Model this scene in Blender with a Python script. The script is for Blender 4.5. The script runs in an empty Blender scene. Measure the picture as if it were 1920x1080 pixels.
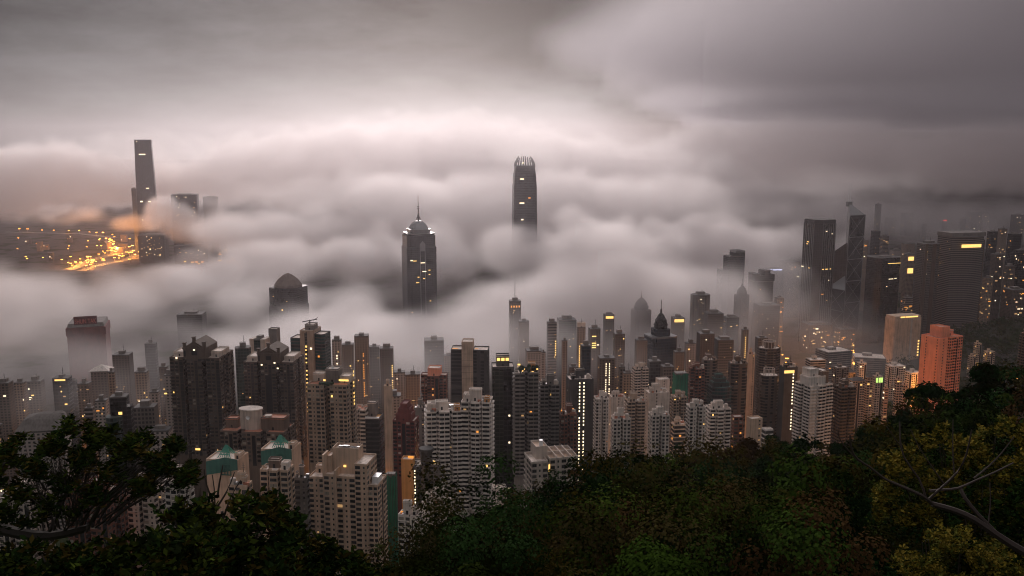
import bpy, math, random
import numpy as np
from mathutils import Vector, Euler, Matrix

sc = bpy.context.scene
COL = sc.collection
R = math.radians
rnd = random.Random(7)
RNG = np.random.default_rng(11)

# ------------------------------------------------------------------ camera
F = 1640.0            # focal length in pixels of a 1920 wide frame
PITCH = R(9.2)
CZ = 460.0
cam = bpy.data.cameras.new('camera')
cam_ob = bpy.data.objects.new('camera', cam)
COL.objects.link(cam_ob)
cam_ob.location = (0, 0, CZ)
cam_ob.rotation_euler = (math.pi / 2 - PITCH, 0, 0)
cam.sensor_width = 36
cam.lens = 36 * F / 1920
cam.clip_start = 0.1
cam.clip_end = 60000
sc.camera = cam_ob

# ------------------------------------------------------------------ render settings, exposure
sc.view_settings.view_transform = 'Standard'
sc.view_settings.look = 'None'
sc.view_settings.gamma = 1
sc.view_settings.exposure = -0.08
cy = sc.cycles
cy.use_denoising = True
cy.max_bounces = 16
cy.diffuse_bounces = 3
cy.glossy_bounces = 2
cy.transmission_bounces = 2
cy.volume_bounces = 12
cy.volume_step_rate = 2.0
cy.volume_max_steps = 512
cy.use_adaptive_sampling = True
cy.adaptive_threshold = 0.02
cy.sample_clamp_indirect = 3.0
cy.filter_width = 1.1


def nodes_math(t):
    """small helper that writes math nodes into tree t"""
    def m(op, a, b=None, c=None):
        n = t.nodes.new('ShaderNodeMath')
        n.operation = op
        for i, v in enumerate((a, b, c)):
            if v is None:
                continue
            if isinstance(v, (int, float)):
                n.inputs[i].default_value = v
            else:
                t.links.new(v, n.inputs[i])
        return n.outputs[0]
    return m


def ramp(t, v, lo, hi):
    n = t.nodes.new('ShaderNodeMapRange')
    n.interpolation_type = 'SMOOTHSTEP'
    n.inputs[1].default_value = lo
    n.inputs[2].default_value = hi
    t.links.new(v, n.inputs[0])
    return n.outputs[0]


def mixc(t, fac, a, b, mode='MIX'):
    n = t.nodes.new('ShaderNodeMix')
    n.data_type = 'RGBA'
    n.blend_type = mode
    if isinstance(fac, (int, float)):
        n.inputs[0].default_value = fac
    else:
        t.links.new(fac, n.inputs[0])
    for i, v in ((6, a), (7, b)):
        if isinstance(v, tuple):
            n.inputs[i].default_value = (*v[:3], 1)
        else:
            t.links.new(v, n.inputs[i])
    return n.outputs[2]


# ------------------------------------------------------------------ sky: dawn sky under a deck of cloud
SUN_EL, SUN_AZ = R(14), R(-5)
world = bpy.data.worlds.new('World')
sc.world = world
world.use_nodes = True
wt = world.node_tree
bg = wt.nodes['Background']
W = nodes_math(wt)
sky = wt.nodes.new('ShaderNodeTexSky')
sky.sky_type = 'NISHITA'
sky.sun_disc = False
sky.sun_elevation = SUN_EL
sky.sun_rotation = SUN_AZ
sky.altitude = 400
tc = wt.nodes.new('ShaderNodeTexCoord')
sx = wt.nodes.new('ShaderNodeSeparateXYZ')
wt.links.new(tc.outputs['Generated'], sx.inputs[0])
dx_, dy_, dz_ = sx.outputs


def wnoise(scale, detail, rough=0.55, loc=(0, 0, 0)):
    mp = wt.nodes.new('ShaderNodeMapping')
    mp.inputs['Scale'].default_value = scale
    mp.inputs['Location'].default_value = loc
    wt.links.new(tc.outputs['Generated'], mp.inputs[0])
    n = wt.nodes.new('ShaderNodeTexNoise')
    n.inputs['Scale'].default_value = 1
    n.inputs['Detail'].default_value = detail
    n.inputs['Roughness'].default_value = rough
    wt.links.new(mp.outputs[0], n.inputs[0])
    return W('SUBTRACT', n.outputs[0], 0.5)


n1 = wnoise((4, 4, 14), 5)
n2 = wnoise((11, 11, 34), 6, 0.6, (3, 1, 2))
ax = W('DIVIDE', dx_, W('MAXIMUM', dy_, 0.05))
elev = W('ADD', dz_, W('MULTIPLY', n1, 0.10))
# the thin bright patch where the low sun stands behind the cloud
gx = W('DIVIDE', W('ADD', W('ADD', ax, 0.07), W('MULTIPLY', n1, 0.35)), 0.24)
gz_ = W('DIVIDE', W('SUBTRACT', elev, 0.010), 0.055)
g2 = W('ADD', W('MULTIPLY', gx, gx), W('MULTIPLY', gz_, gz_))
glow = W('POWER', 2.718, W('MULTIPLY', g2, -1.0))
gx2 = W('DIVIDE', W('ADD', ax, 0.30), 0.42)
gz2 = W('DIVIDE', W('SUBTRACT', elev, 0.0), 0.11)
glow2 = W('POWER', 2.718, W('MULTIPLY', W('ADD', W('MULTIPLY', gx2, gx2), W('MULTIPLY', gz2, gz2)), -1.0))
front = ramp(wt, dy_, 0.0, 0.4)
# the dark slanting cloud to the east
dk = W('ADD', W('ADD', W('MULTIPLY', ax, 0.60), W('MULTIPLY', dz_, 0.80)), W('ADD', W('MULTIPLY', n1, 0.20), W('MULTIPLY', n2, 0.13)))
dark = W('MULTIPLY', ramp(wt, dk, 0.035, 0.15), W('SUBTRACT', 1.0, ramp(wt, dz_, 0.2, 0.45)))
base = W('ADD', W('SUBTRACT', 0.105, W('MULTIPLY', W('MULTIPLY', ramp(wt, dz_, 0.03, 0.15), W('SUBTRACT', 1.0, ramp(wt, dz_, 0.2, 0.45))), 0.04)), W('ADD', W('MULTIPLY', n1, 0.26), W('MULTIPLY', n2, 0.16)))
zen = W('MULTIPLY', ramp(wt, dz_, 0.2, 0.8), 0.34)          # brighter overhead, above the picture
lum = W('ADD', W('ADD', base, zen), W('MULTIPLY', front, W('ADD', W('MULTIPLY', glow, 0.30), W('MULTIPLY', glow2, 0.20))))
lum = W('MULTIPLY', lum, W('SUBTRACT', 1.0, W('MULTIPLY', W('MULTIPLY', dark, front), 0.58)))
lum = W('MULTIPLY', lum, W('ADD', 1.15, W('MULTIPLY', ramp(wt, dy_, -0.7, 0.3), -0.15)))   # sky behind the camera raised to light the walls facing it
vm = wt.nodes.new('ShaderNodeVectorMath')
vm.operation = 'SCALE'
vm.inputs[0].default_value = (0.965, 0.935, 0.975)
wt.links.new(lum, vm.inputs['Scale'])
sk = wt.nodes.new('ShaderNodeVectorMath')
sk.operation = 'SCALE'
wt.links.new(sky.outputs[0], sk.inputs[0])
sk.inputs['Scale'].default_value = 0.1
cl = mixc(wt, 0.98, sk.outputs[0], vm.outputs[0])
wt.links.new(cl, bg.inputs[0])
bg.inputs[1].default_value = 1.0

sun = bpy.data.lights.new('sun', 'SUN')
sun.energy = 2.4
sun.angle = R(16)
sun.color = (1.0, 0.89, 0.87)
sun_ob = bpy.data.objects.new('sun', sun)
COL.objects.link(sun_ob)
sun_ob.rotation_euler = Euler((-(math.pi / 2 - SUN_EL), 0, -SUN_AZ))


def at(px, py, Y):
    """the point at depth Y (metres ahead of the lookout) seen at a pixel of the photograph"""
    u = (px - 960) / F
    v = (540 - py) / F
    t = Y / (math.cos(PITCH) + v * math.sin(PITCH))
    return Vector((u * t, Y, CZ + t * (v * math.cos(PITCH) - math.sin(PITCH))))


# ------------------------------------------------------------------ terrain heights
def sstep(a, b, x):
    t = np.clip((x - a) / (b - a), 0, 1)
    return t * t * (3 - 2 * t)


RID_PX = [-400, 0, 300, 560, 640, 750, 850, 900, 1000, 1060, 1130, 1200, 1350, 1450, 1600, 1680, 1720, 1800, 1920, 2100, 2500]
RID_PY = [1500, 1450, 1330, 1150, 1105, 1058, 1012, 980, 958, 930, 880, 876, 862, 856, 866, 826, 804, 766, 722, 690, 660]
RID_Y = [60, 60, 80, 110, 140, 170, 190, 200, 215, 225, 235, 235, 235, 230, 215, 190, 180, 165, 150, 140, 130]


def ridge(u):
    px = 960 + u * F
    py = np.interp(px, RID_PX, RID_PY)
    Yr = np.interp(px, RID_PX, RID_Y)
    v = (540 - py) / F
    ta = (math.sin(PITCH) - v * math.cos(PITCH)) / (math.cos(PITCH) + v * math.sin(PITCH))
    return ta, Yr


def city_ground(x, y):
    g = np.interp(y, [250, 330, 420, 520, 700, 1000, 1300, 1600, 2000, 6000], [290, 265, 225, 190, 150, 75, 32, 10, 5, 4])
    u = x / np.maximum(y, 60)
    right = sstep(0.22, 0.5, u) * sstep(350, 700, y) * (1 - sstep(1500, 2300, y))
    g = g + right * np.interp(y, [400, 800, 1200, 1500, 2300], [10, 40, 75, 80, 40])
    hill = sstep(0.42, 0.6, u) * sstep(1450, 1700, y) * (1 - sstep(1800, 2500, y))
    return g + hill * 45


def ground(x, y):
    x = np.asarray(x, float)
    y = np.asarray(y, float)
    yy = np.maximum(y, 8.0)
    u = np.clip(x / yy, -0.95, 0.95)
    ta, Yr = ridge(u)
    ta0 = np.maximum(0.47, ta + 0.03)
    f = np.clip((yy - 40) / (Yr - 40), 0, 1)
    near = CZ - yy * (ta0 + (ta - ta0) * f) - 6.5
    near = np.where(yy < 40, CZ - 2.0 - (yy / 40) * (40 * ta0 + 4.5), near)
    at_r = CZ - Yr * ta - 6.5
    far = at_r - (yy - Yr) * 0.75
    h = np.where(yy < Yr, near, far)
    cg = city_ground(x, yy)
    h = np.where(yy < Yr, h, np.maximum(h, cg))
    return h


def gz(x, y):
    return float(ground(x, y))


# ------------------------------------------------------------------ mesh and object helpers
def tag(o, label=None, cat=None, group=None, kind=None):
    if label: o['label'] = label
    if cat: o['category'] = cat
    if group: o['group'] = group
    if kind: o['kind'] = kind
    return o


def link(name, me, parent=None):
    o = bpy.data.objects.new(name, me)
    COL.objects.link(o)
    if parent is not None:
        o.parent = parent
    return o


def empty(name, loc, rz=0.0):
    o = bpy.data.objects.new(name, None)
    o.empty_display_size = 2
    COL.objects.link(o)
    o.location = loc
    o.rotation_euler = (0, 0, rz)
    return o


class MB:
    """collects polygons for ONE mesh"""
    def __init__(self):
        self.v, self.f, self.m = [], [], []

    def poly(self, pts, mi=0):
        b = len(self.v)
        self.v.extend(pts)
        self.f.append(tuple(range(b, b + len(pts))))
        self.m.append(mi)

    def box(self, x0, x1, y0, y1, z0, z1, mi=0, bottom=False):
        P = self.poly
        P([(x0, y0, z0), (x1, y0, z0), (x1, y0, z1), (x0, y0, z1)], mi)
        P([(x1, y0, z0), (x1, y1, z0), (x1, y1, z1), (x1, y0, z1)], mi)
        P([(x1, y1, z0), (x0, y1, z0), (x0, y1, z1), (x1, y1, z1)], mi)
        P([(x0, y1, z0), (x0, y0, z0), (x0, y0, z1), (x0, y1, z1)], mi)
        P([(x0, y0, z1), (x1, y0, z1), (x1, y1, z1), (x0, y1, z1)], mi)
        if bottom:
            P([(x0, y1, z0), (x1, y1, z0), (x1, y0, z0), (x0, y0, z0)], mi)

    def prism(self, poly, z0, z1, mi=0, top=True, topm=None):
        n = len(poly)
        for i in range(n):
            a, b = poly[i], poly[(i + 1) % n]
            self.poly([(a[0], a[1], z0), (b[0], b[1], z0), (b[0], b[1], z1), (a[0], a[1], z1)], mi)
        if top:
            self.poly([(p[0], p[1], z1) for p in poly], mi if topm is None else topm)

    def loft(self, rings, mi=0, top=True, topm=None):
        """rings: list of lists of 3d points, each the same length, going up"""
        for a, b in zip(rings[:-1], rings[1:]):
            n = len(a)
            for i in range(n):
                j = (i + 1) % n
                self.poly([a[i], a[j], b[j], b[i]], mi)
        if top:
            self.poly(list(rings[-1]), mi if topm is None else topm)

    def tube(self, pts, radii, seg=6, mi=0, cap=True):
        rings = []
        for k, p in enumerate(pts):
            p = Vector(p)
            d = (Vector(pts[min(k + 1, len(pts) - 1)]) - Vector(pts[max(k - 1, 0)]))
            d = d.normalized() if d.length > 1e-9 else Vector((0, 0, 1))
            a = d.cross(Vector((0, 0, 1)) if abs(d.z) < 0.9 else Vector((1, 0, 0))).normalized()
            b = d.cross(a)
            r = radii[k] if isinstance(radii, (list, tuple)) else radii
            rings.append([tuple(p + (a * math.cos(q) + b * math.sin(q)) * r) for q in (-2 * math.pi * i / seg for i in range(seg))])
        self.loft(rings, mi, cap)

    def build(self, name, mats, parent=None, smooth=False):
        me = bpy.data.meshes.new(name)
        me.from_pydata([tuple(p) for p in self.v], [], self.f)
        mats = mats if isinstance(mats, (list, tuple)) else [mats]
        for m in mats:
            me.materials.append(m)
        if len(mats) > 1:
            me.polygons.foreach_set('material_index', self.m)
        if smooth:
            me.polygons.foreach_set('use_smooth', [True] * len(self.f))
        me.update()
        return link(name, me, parent)


def ring(r, n, z, rot=0.0, sxy=(1, 1), c=(0, 0)):
    return [(c[0] + sxy[0] * r * math.cos(rot + 2 * math.pi * i / n), c[1] + sxy[1] * r * math.sin(rot + 2 * math.pi * i / n), z) for i in range(n)]


# ------------------------------------------------------------------ materials
def newmat(name):
    m = bpy.data.materials.new(name)
    m.use_nodes = True
    return m, m.node_tree, m.node_tree.nodes['Principled BSDF']


def tnoise(t, coord, scale, detail=3, vec=(1, 1, 1)):
    mp = t.nodes.new('ShaderNodeMapping')
    mp.inputs['Scale'].default_value = vec
    t.links.new(coord, mp.inputs[0])
    n = t.nodes.new('ShaderNodeTexNoise')
    n.inputs['Scale'].default_value = scale
    n.inputs['Detail'].default_value = detail
    t.links.new(mp.outputs[0], n.inputs[0])
    return n.outputs[0]


def concrete(name, col, var=0.35, rough=0.85):
    """painted concrete with rain streaks and blotches"""
    m, t, b = newmat(name)
    co = t.nodes.new('ShaderNodeTexCoord').outputs['Object']
    a = tnoise(t, co, 0.11, 4)
    s = tnoise(t, co, 1.0, 3, (0.7, 0.7, 0.035))
    M = nodes_math(t)
    f = M('MULTIPLY', M('SUBTRACT', M('ADD', a, s), 0.55), 1.4)
    f = ramp(t, f, 0.0, 1.0)
    c = mixc(t, f, tuple(k * (1 - var) for k in col), tuple(min(1, k * (1 + var * 0.45)) for k in col))
    t.links.new(c, b.inputs['Base Color'])
    b.inputs['Roughness'].default_value = rough
    return m


def plain(name, col, rough=0.6, metal=0.0):
    m, t, b = newmat(name)
    co = t.nodes.new('ShaderNodeTexCoord').outputs['Object']
    a = tnoise(t, co, 0.6, 3)
    c = mixc(t, a, tuple(k * 0.8 for k in col), tuple(min(1, k * 1.2) for k in col))
    t.links.new(c, b.inputs['Base Color'])
    b.inputs['Roughness'].default_value = rough
    b.inputs['Metallic'].default_value = metal
    if 'glass' in name:
        b.inputs['Specular IOR Level'].default_value = 0.25
    return m


def gridmat(name, glass, frame, fh=4.0, bw=3.0, lz=0.25, lx=0.12, rough=0.2, fr_rough=0.5, var=0.6):
    """curtain wall: floors and mullions as cladding pattern, glass that differs from pane to pane"""
    m, t, b = newmat(name)
    M = nodes_math(t)
    tcn = t.nodes.new('ShaderNodeTexCoord')
    s = t.nodes.new('ShaderNodeSeparateXYZ')
    t.links.new(tcn.outputs['Object'], s.inputs[0])
    sn = t.nodes.new('ShaderNodeSeparateXYZ')
    t.links.new(tcn.outputs['Normal'], sn.inputs[0])
    x, y, z = s.outputs
    fx = M('MULTIPLY', M('LESS_THAN', M('FRACT', M('DIVIDE', x, bw)), lx), M('GREATER_THAN', M('ABSOLUTE', sn.outputs[1]), 0.6))
    fy = M('MULTIPLY', M('LESS_THAN', M('FRACT', M('DIVIDE', y, bw)), lx), M('GREATER_THAN', M('ABSOLUTE', sn.outputs[0]), 0.6))
    fz = M('LESS_THAN', M('FRACT', M('DIVIDE', z, fh)), lz)
    line = M('MAXIMUM', M('MAXIMUM', fx, fy), fz)
    cb = t.nodes.new('ShaderNodeCombineXYZ')
    t.links.new(M('FLOOR', M('DIVIDE', x, bw)), cb.inputs[0])
    t.links.new(M('FLOOR', M('DIVIDE', y, bw)), cb.inputs[1])
    t.links.new(M('FLOOR', M('DIVIDE', z, fh)), cb.inputs[2])
    wn = t.nodes.new('ShaderNodeTexWhiteNoise')
    t.links.new(cb.outputs[0], wn.inputs[0])
    g = mixc(t, wn.outputs[0], tuple(k * (1 - var) for k in glass), tuple(k * (1 + var) for k in glass))
    c = mixc(t, line, g, frame)
    t.links.new(c, b.inputs['Base Color'])
    b.inputs['Specular IOR Level'].default_value = 0.22
    r = M('ADD', rough, M('MULTIPLY', line, fr_rough - rough))
    t.links.new(r, b.inputs['Roughness'])
    return m


def emit(name, col, strength):
    m = bpy.data.materials.new(name)
    m.use_nodes = True
    t = m.node_tree
    t.nodes.clear()
    o = t.nodes.new('ShaderNodeOutputMaterial')
    e = t.nodes.new('ShaderNodeEmission')
    e.inputs[0].default_value = (*col, 1)
    e.inputs[1].default_value = strength
    t.links.new(e.outputs[0], o.inputs[0])
    m.cycles.emission_sampling = 'NONE'
    return m


MAT = dict(
    beige=concrete('beige_plaster', (0.40, 0.29, 0.215)),
    sand=concrete('sand_plaster', (0.58, 0.41, 0.30)),
    pale=concrete('pale_plaster', (0.54, 0.45, 0.39)),
    white=concrete('white_paint', (0.68, 0.59, 0.53)),
    grey=concrete('grey_concrete', (0.19, 0.165, 0.15)),
    dark=concrete('dark_cladding', (0.055, 0.05, 0.048)),
    brown=concrete('brown_tile', (0.15, 0.105, 0.08)),
    taupe=concrete('taupe_tile', (0.105, 0.072, 0.052)),
    rust=concrete('rust_brick', (0.20, 0.075, 0.05)),
    red=concrete('dark_red_tile', (0.16, 0.035, 0.03)),
    salmon=concrete('salmon_paint', (0.90, 0.33, 0.20), 0.2),
    ochre=concrete('ochre_paint', (0.55, 0.26, 0.08), 0.25),
    terracotta=concrete('terracotta_tile', (0.45, 0.18, 0.11)),
    teal=concrete('teal_tile', (0.045, 0.16, 0.13), 0.3),
    roof=concrete('roof_screed', (0.70, 0.58, 0.50), 0.5),
    darkroof=concrete('dark_roof', (0.10, 0.09, 0.085), 0.4),
    net=concrete('green_netting', (0.008, 0.17, 0.10), 0.4),
    metal=plain('grey_metal', (0.25, 0.25, 0.25), 0.4, 0.6),
    darkmetal=plain('dark_metal', (0.03, 0.03, 0.03), 0.5, 0.3),
    whitemetal=plain('white_metal', (0.75, 0.75, 0.76), 0.4),
    glass=plain('dark_glass', (0.018, 0.02, 0.022), 0.12),
    glass2=plain('curtained_glass', (0.075, 0.068, 0.06), 0.3),
    curtain=plain('pale_curtain', (0.30, 0.26, 0.21), 0.5),
    tealglass=plain('teal_glass', (0.012, 0.05, 0.05), 0.12),
    redsign=plain('red_letters', (0.75, 0.20, 0.16), 0.4),
    signboard=plain('dark_signboard', (0.11, 0.012, 0.012), 0.5),
    # curtain walls
    cw_dark=gridmat('dark_curtain_wall', (0.014, 0.016, 0.018), (0.035, 0.036, 0.036), 4.0, 3.0),
    cw_grey=gridmat('grey_curtain_wall', (0.024, 0.028, 0.032), (0.05, 0.053, 0.056), 4.2, 3.0),
    cw_centre=gridmat('steel_curtain_wall', (0.016, 0.02, 0.023), (0.04, 0.045, 0.047), 4.0, 4.5, 0.2, 0.1),
    cw_blue=gridmat('blue_curtain_wall', (0.012, 0.022, 0.035), (0.02, 0.028, 0.038), 4.0, 3.0),
    cw_teal=gridmat('teal_curtain_wall', (0.012, 0.03, 0.03), (0.04, 0.06, 0.055), 3.4, 3.0),
    cw_black=gridmat('black_curtain_wall', (0.007, 0.007, 0.008), (0.012, 0.012, 0.012), 4.0, 3.0),
    cw_green=gridmat('green_black_curtain_wall', (0.010, 0.014, 0.010), (0.03, 0.03, 0.022), 3.3, 3.4),
    cw_boc=gridmat('blue_grey_mirror_wall', (0.016, 0.022, 0.025), (0.026, 0.032, 0.035), 4.2, 4.2, 0.12, 0.08),
    gr_office=gridmat('office_grid', (0.02, 0.02, 0.022), (0.15, 0.13, 0.115), 3.8, 3.2, 0.42, 0.35, 0.3, 0.8),
    gr_band=gridmat('office_bands', (0.018, 0.018, 0.02), (0.2, 0.17, 0.155), 4.0, 60.0, 0.5, 0.0, 0.3, 0.8),
    gr_pale=gridmat('pale_flats_grid', (0.05, 0.05, 0.05), (0.38, 0.32, 0.29), 3.0, 3.4, 0.5, 0.5, 0.5, 0.85),
    gr_tan=gridmat('tan_flats_grid', (0.045, 0.04, 0.036), (0.27, 0.20, 0.155), 3.0, 3.2, 0.45, 0.45, 0.5, 0.85),
    gr_brown=gridmat('brown_flats_grid', (0.03, 0.026, 0.022), (0.13, 0.10, 0.085), 3.0, 3.6, 0.45, 0.4, 0.5, 0.85),
    gr_beigefine=gridmat('fine_beige_grid', (0.16, 0.13, 0.11), (0.46, 0.37, 0.30), 3.4, 2.4, 0.45, 0.4, 0.6, 0.85),
    lit_y=emit('lit_yellow', (1.0, 0.60, 0.17), 1.7),
    lit_o=emit('lit_orange', (1.0, 0.38, 0.07), 1.1),
    lit_w=emit('lit_white', (1.0, 0.80, 0.52), 2.2),
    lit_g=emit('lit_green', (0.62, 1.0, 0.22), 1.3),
    lit_d=emit('lit_dim', (1.0, 0.58, 0.24), 0.45),
    lit_b=emit('lit_blue', (0.62, 0.66, 1.0), 3.0),
    lit_r=emit('lit_red', (1.0, 0.06, 0.05), 3.0),
    lamp=emit('sodium_lamp', (1.0, 0.38, 0.05), 18.0),
    bark=plain('bark', (0.05, 0.038, 0.03), 0.8),
    palebark=plain('pale_bark', (0.05, 0.032, 0.026), 0.8),
)
for k, v in list(MAT.items()):
    v.name = v.name


def unit_mesh(name, boxes, mats):
    """boxes: (x0,x1,y0,y1,z0,z1,mat). front is -y"""
    M = MB()
    for b in boxes:
        M.box(*b[:6], b[6], True)
    me = bpy.data.meshes.new(name)
    me.from_pydata(M.v, [], M.f)
    for m in mats:
        me.materials.append(m)
    me.polygons.foreach_set('material_index', M.m)
    me.update()
    return me


LITME = {k: unit_mesh('lit_window', [(-0.5, 0.5, -0.12, 0.0, 0, 1, 0)], [MAT[k]]) for k in ('lit_y', 'lit_d', 'lit_o', 'lit_w', 'lit_g', 'lit_b', 'lit_r')}


def winmesh(glass):
    return unit_mesh('window', [(-0.5, 0.5, -0.04, 0.02, 0, 1, 0), (-0.56, 0.56, -0.16, 0.0, -0.10, 0.0, 1), (-0.03, 0.03, -0.07, -0.03, 0, 1, 2),
                                (-0.5, 0.5, -0.06, -0.03, 0.66, 0.70, 2)], [MAT[glass], MAT['pale'], MAT['darkmetal']])


WINME = [winmesh('glass'), winmesh('glass'), winmesh('glass'), winmesh('glass2'), winmesh('curtain')]

# ------------------------------------------------------------------ facades
# style: floor height, bay width, column pattern
STY = {
    'resi':  (3.0, 3.1, 'wwbd'),
    'resi2': (3.0, 3.2, 'WsWw'),
    'bal':   (3.0, 3.6, 'bbwd'),
    'bay':   (3.0, 3.4, 'WwdW'),
    'slit':  (3.0, 4.5, '.s.'),
    'strip': (3.4, 9.0, 'g'),
    'castle': (3.1, 3.3, 'Wwdg'),
    'pier':  (3.2, 3.4, 'gp'),
    'blank': (3.0, 50.0, '.'),
}


class Facade:
    def __init__(self, root_rz, cx, cy):
        self.M = MB()
        self.wins = []           # candidate window positions (local), used for lit windows and window parts
        self.rz, self.cx, self.cy = root_rz, cx, cy

    def seen(self, p0, p1):
        d = (p1[0] - p0[0], p1[1] - p0[1])
        n = (d[1], -d[0])
        m = ((p0[0] + p1[0]) / 2, (p0[1] + p1[1]) / 2)
        c, s = math.cos(self.rz), math.sin(self.rz)
        wn = (n[0] * c - n[1] * s, n[0] * s + n[1] * c)
        wm = (self.cx + m[0] * c - m[1] * s, self.cy + m[0] * s + m[1] * c)
        return wn[0] * -wm[0] + wn[1] * -wm[1] > -0.05 * math.hypot(*wm) * math.hypot(*n)

    def wall(self, p0, p1, z0, z1, sty, zdet, parts=False):
        M = self.M
        L = math.hypot(p1[0] - p0[0], p1[1] - p0[1])
        if L < 1e-3:
            return
        dx, dy = (p1[0] - p0[0]) / L, (p1[1] - p0[1]) / L
        nx, ny = dy, -dx
        ang = math.atan2(dy, dx)

        def P(s, z, o=0.0):
            return (p0[0] + dx * s + nx * o, p0[1] + dy * s + ny * o, z)

        def quad(s0, s1, a, b, o, mi):
            M.poly([P(s0, a, o), P(s1, a, o), P(s1, b, o), P(s0, b, o)], mi)

        def slab(s0, s1, a, b, o, mi=0):
            quad(s0, s1, a, b, o, mi)
            M.poly([P(s0, b, o), P(s1, b, o), P(s1, b, 0), P(s0, b, 0)], mi)
            M.poly([P(s0, a, 0), P(s1, a, 0), P(s1, a, o), P(s0, a, o)], mi)
            M.poly([P(s0, a, 0), P(s0, a, o), P(s0, b, o), P(s0, b, 0)], mi)
            M.poly([P(s1, a, o), P(s1, a, 0), P(s1, b, 0), P(s1, b, o)], mi)
        quad(0, L, z0, z1, 0, 0)
        if sty is None or not self.seen(p0, p1):
            return
        fh, bay, pat = STY[sty]
        n = max(1, round(L / bay))
        if L < 1.6:
            return
        bw = L / n
        nf = int((z1 - z0 - 0.8) / fh)
        for k in range(nf):
            zb = z1 - 0.8 - (k + 1) * fh
            if zb < zdet:
                break
            for i in range(n):
                c = pat[i % len(pat)]
                s0 = i * bw
                r = rnd.random()
                gm = 1 if r < 0.72 else (2 if r < 0.93 else 3)
                if c == 'w':
                    a, b = s0 + bw * 0.18, s0 + bw * 0.82
                    h0, h1 = zb + 0.85, zb + 2.5
                elif c == 'W':
                    a, b = s0 + bw * 0.1, s0 + bw * 0.9
                    h0, h1 = zb + 0.8, zb + 2.5
                elif c == 's':
                    a, b = s0 + bw * 0.36, s0 + bw * 0.64
                    h0, h1 = zb + 1.1, zb + 2.3
                elif c == 'b':
                    quad(s0 + bw * 0.06, s0 + bw * 0.94, zb + 1.05, zb + fh - 0.3, 0.04, 1)
                    slab(s0 + bw * 0.02, s0 + bw * 0.98, zb - 0.1, zb + 1.0, 1.1)
                    self.wins.append((P(s0 + bw * 0.5, zb + 1.1, 0.08), ang, bw * 0.7, fh - 1.5, False))
                    continue
                elif c == 'g':
                    quad(s0 + 0.1, s0 + bw - 0.1, zb + 0.75, zb + fh - 0.15, 0.05, gm if gm < 3 else 1)
                    slab(s0, s0 + bw, zb + fh - 0.35, zb + fh + 0.15, 0.28, 0)
                    self.wins.append((P(s0 + bw * 0.5, zb + 0.8, 0.08), ang, min(3.5, bw * 0.8), 1.6, False))
                    continue
                elif c == 'd':          # a flat dark glass strip painting a light well's shade, full height
                    if k == 0:
                        quad(s0 + bw * 0.12, s0 + bw * 0.88, max(z0, zdet), z1 - 2.5, 0.03, 1)
                    continue
                elif c == 'p':
                    if k == 0:
                        slab(s0 + bw * 0.25, s0 + bw * 0.75, max(z0, zdet), z1 - 0.8, 0.5, 0)
                    continue
                else:
                    continue
                self.wins.append((P((a + b) / 2, h0, 0.05), ang, b - a, h1 - h0, True))
                if not parts:
                    quad(a, b, h0, h1, 0.05, gm)
                    slab(a - 0.15, b + 0.15, h0 - 0.28, h0, 0.4)
                    if rnd.random() < 0.4:
                        slab(a - 0.05, a + 0.75, h0 - 0.85, h0 - 0.35, 0.5, 4)
        if n > 1 and sty in ('resi', 'bal', 'resi2', 'castle'):
            for k in range(0, nf, 1):
                zb = z1 - 0.8 - k * fh
                if zb < zdet: break
                slab(0, L, zb - 0.12, zb + 0.1, 0.16)


def footprint(kind, w, d):
    a, b = w / 2, d / 2
    if kind == 'rect':
        return [(-a, -b), (a, -b), (a, b), (-a, b)]
    if kind == 'cross':
        i, j = a * 0.45, b * 0.45
        return [(-i, -b), (i, -b), (i, -j), (a, -j), (a, j), (i, j), (i, b), (-i, b), (-i, j), (-a, j), (-a, -j), (-i, -j)]
    if kind == 'notch':            # one deep light well in the front and back
        i, e = w * 0.07, d * 0.3
        return [(-a, -b), (-i, -b), (-i, -b + e), (i, -b + e), (i, -b), (a, -b), (a, -i * 1.2), (a - e * 0.6, -i * 1.2), (a - e * 0.6, i * 1.2), (a, i * 1.2), (a, b), (i, b), (i, b - e), (-i, b - e), (-i, b), (-a, b), (-a, i * 1.2), (-a + e * 0.6, i * 1.2), (-a + e * 0.6, -i * 1.2), (-a, -i * 1.2)]
    if kind == 'notch2':           # two light wells in the front
        e = d * 0.22
        pts = [-a, -a + w * 0.27, -a + w * 0.35, -a + w * 0.65, -a + w * 0.73, a]
        f = [(pts[0], -b), (pts[1], -b), (pts[1], -b + e), (pts[2], -b + e), (pts[2], -b - 1.2), (pts[3], -b - 1.2), (pts[3], -b + e), (pts[4], -b + e), (pts[4], -b), (pts[5], -b)]
        return f + [(a, -b * 0.2), (a - w * 0.1, -b * 0.2), (a - w * 0.1, b * 0.2), (a, b * 0.2), (a, b), (-a, b), (-a, b * 0.2), (-a + w * 0.1, b * 0.2), (-a + w * 0.1, -b * 0.2), (-a, -b * 0.2)]
    if kind == 'chamfer':
        c = min(a, b) * 0.42
        return [(-a + c, -b), (a - c, -b), (a, -b + c), (a, b - c), (a - c, b), (-a + c, b), (-a, b - c), (-a, -b + c)]
    if kind == 'round':
        return [(a * math.cos(q), b * math.sin(q)) for q in (2 * math.pi * i / 20 for i in range(20))]
    if kind == 'oct':
        return [(a * math.cos(q), b * math.sin(q)) for q in (math.pi / 8 + 2 * math.pi * i / 8 for i in range(8))]
    if kind == 'wave':             # a curved front
        n = 8
        f = [(-a + w * i / n, -b - d * 0.22 * math.sin(math.pi * i / n)) for i in range(n + 1)]
        return f + [(a, b), (-a, b)]
    raise ValueError(kind)


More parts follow.
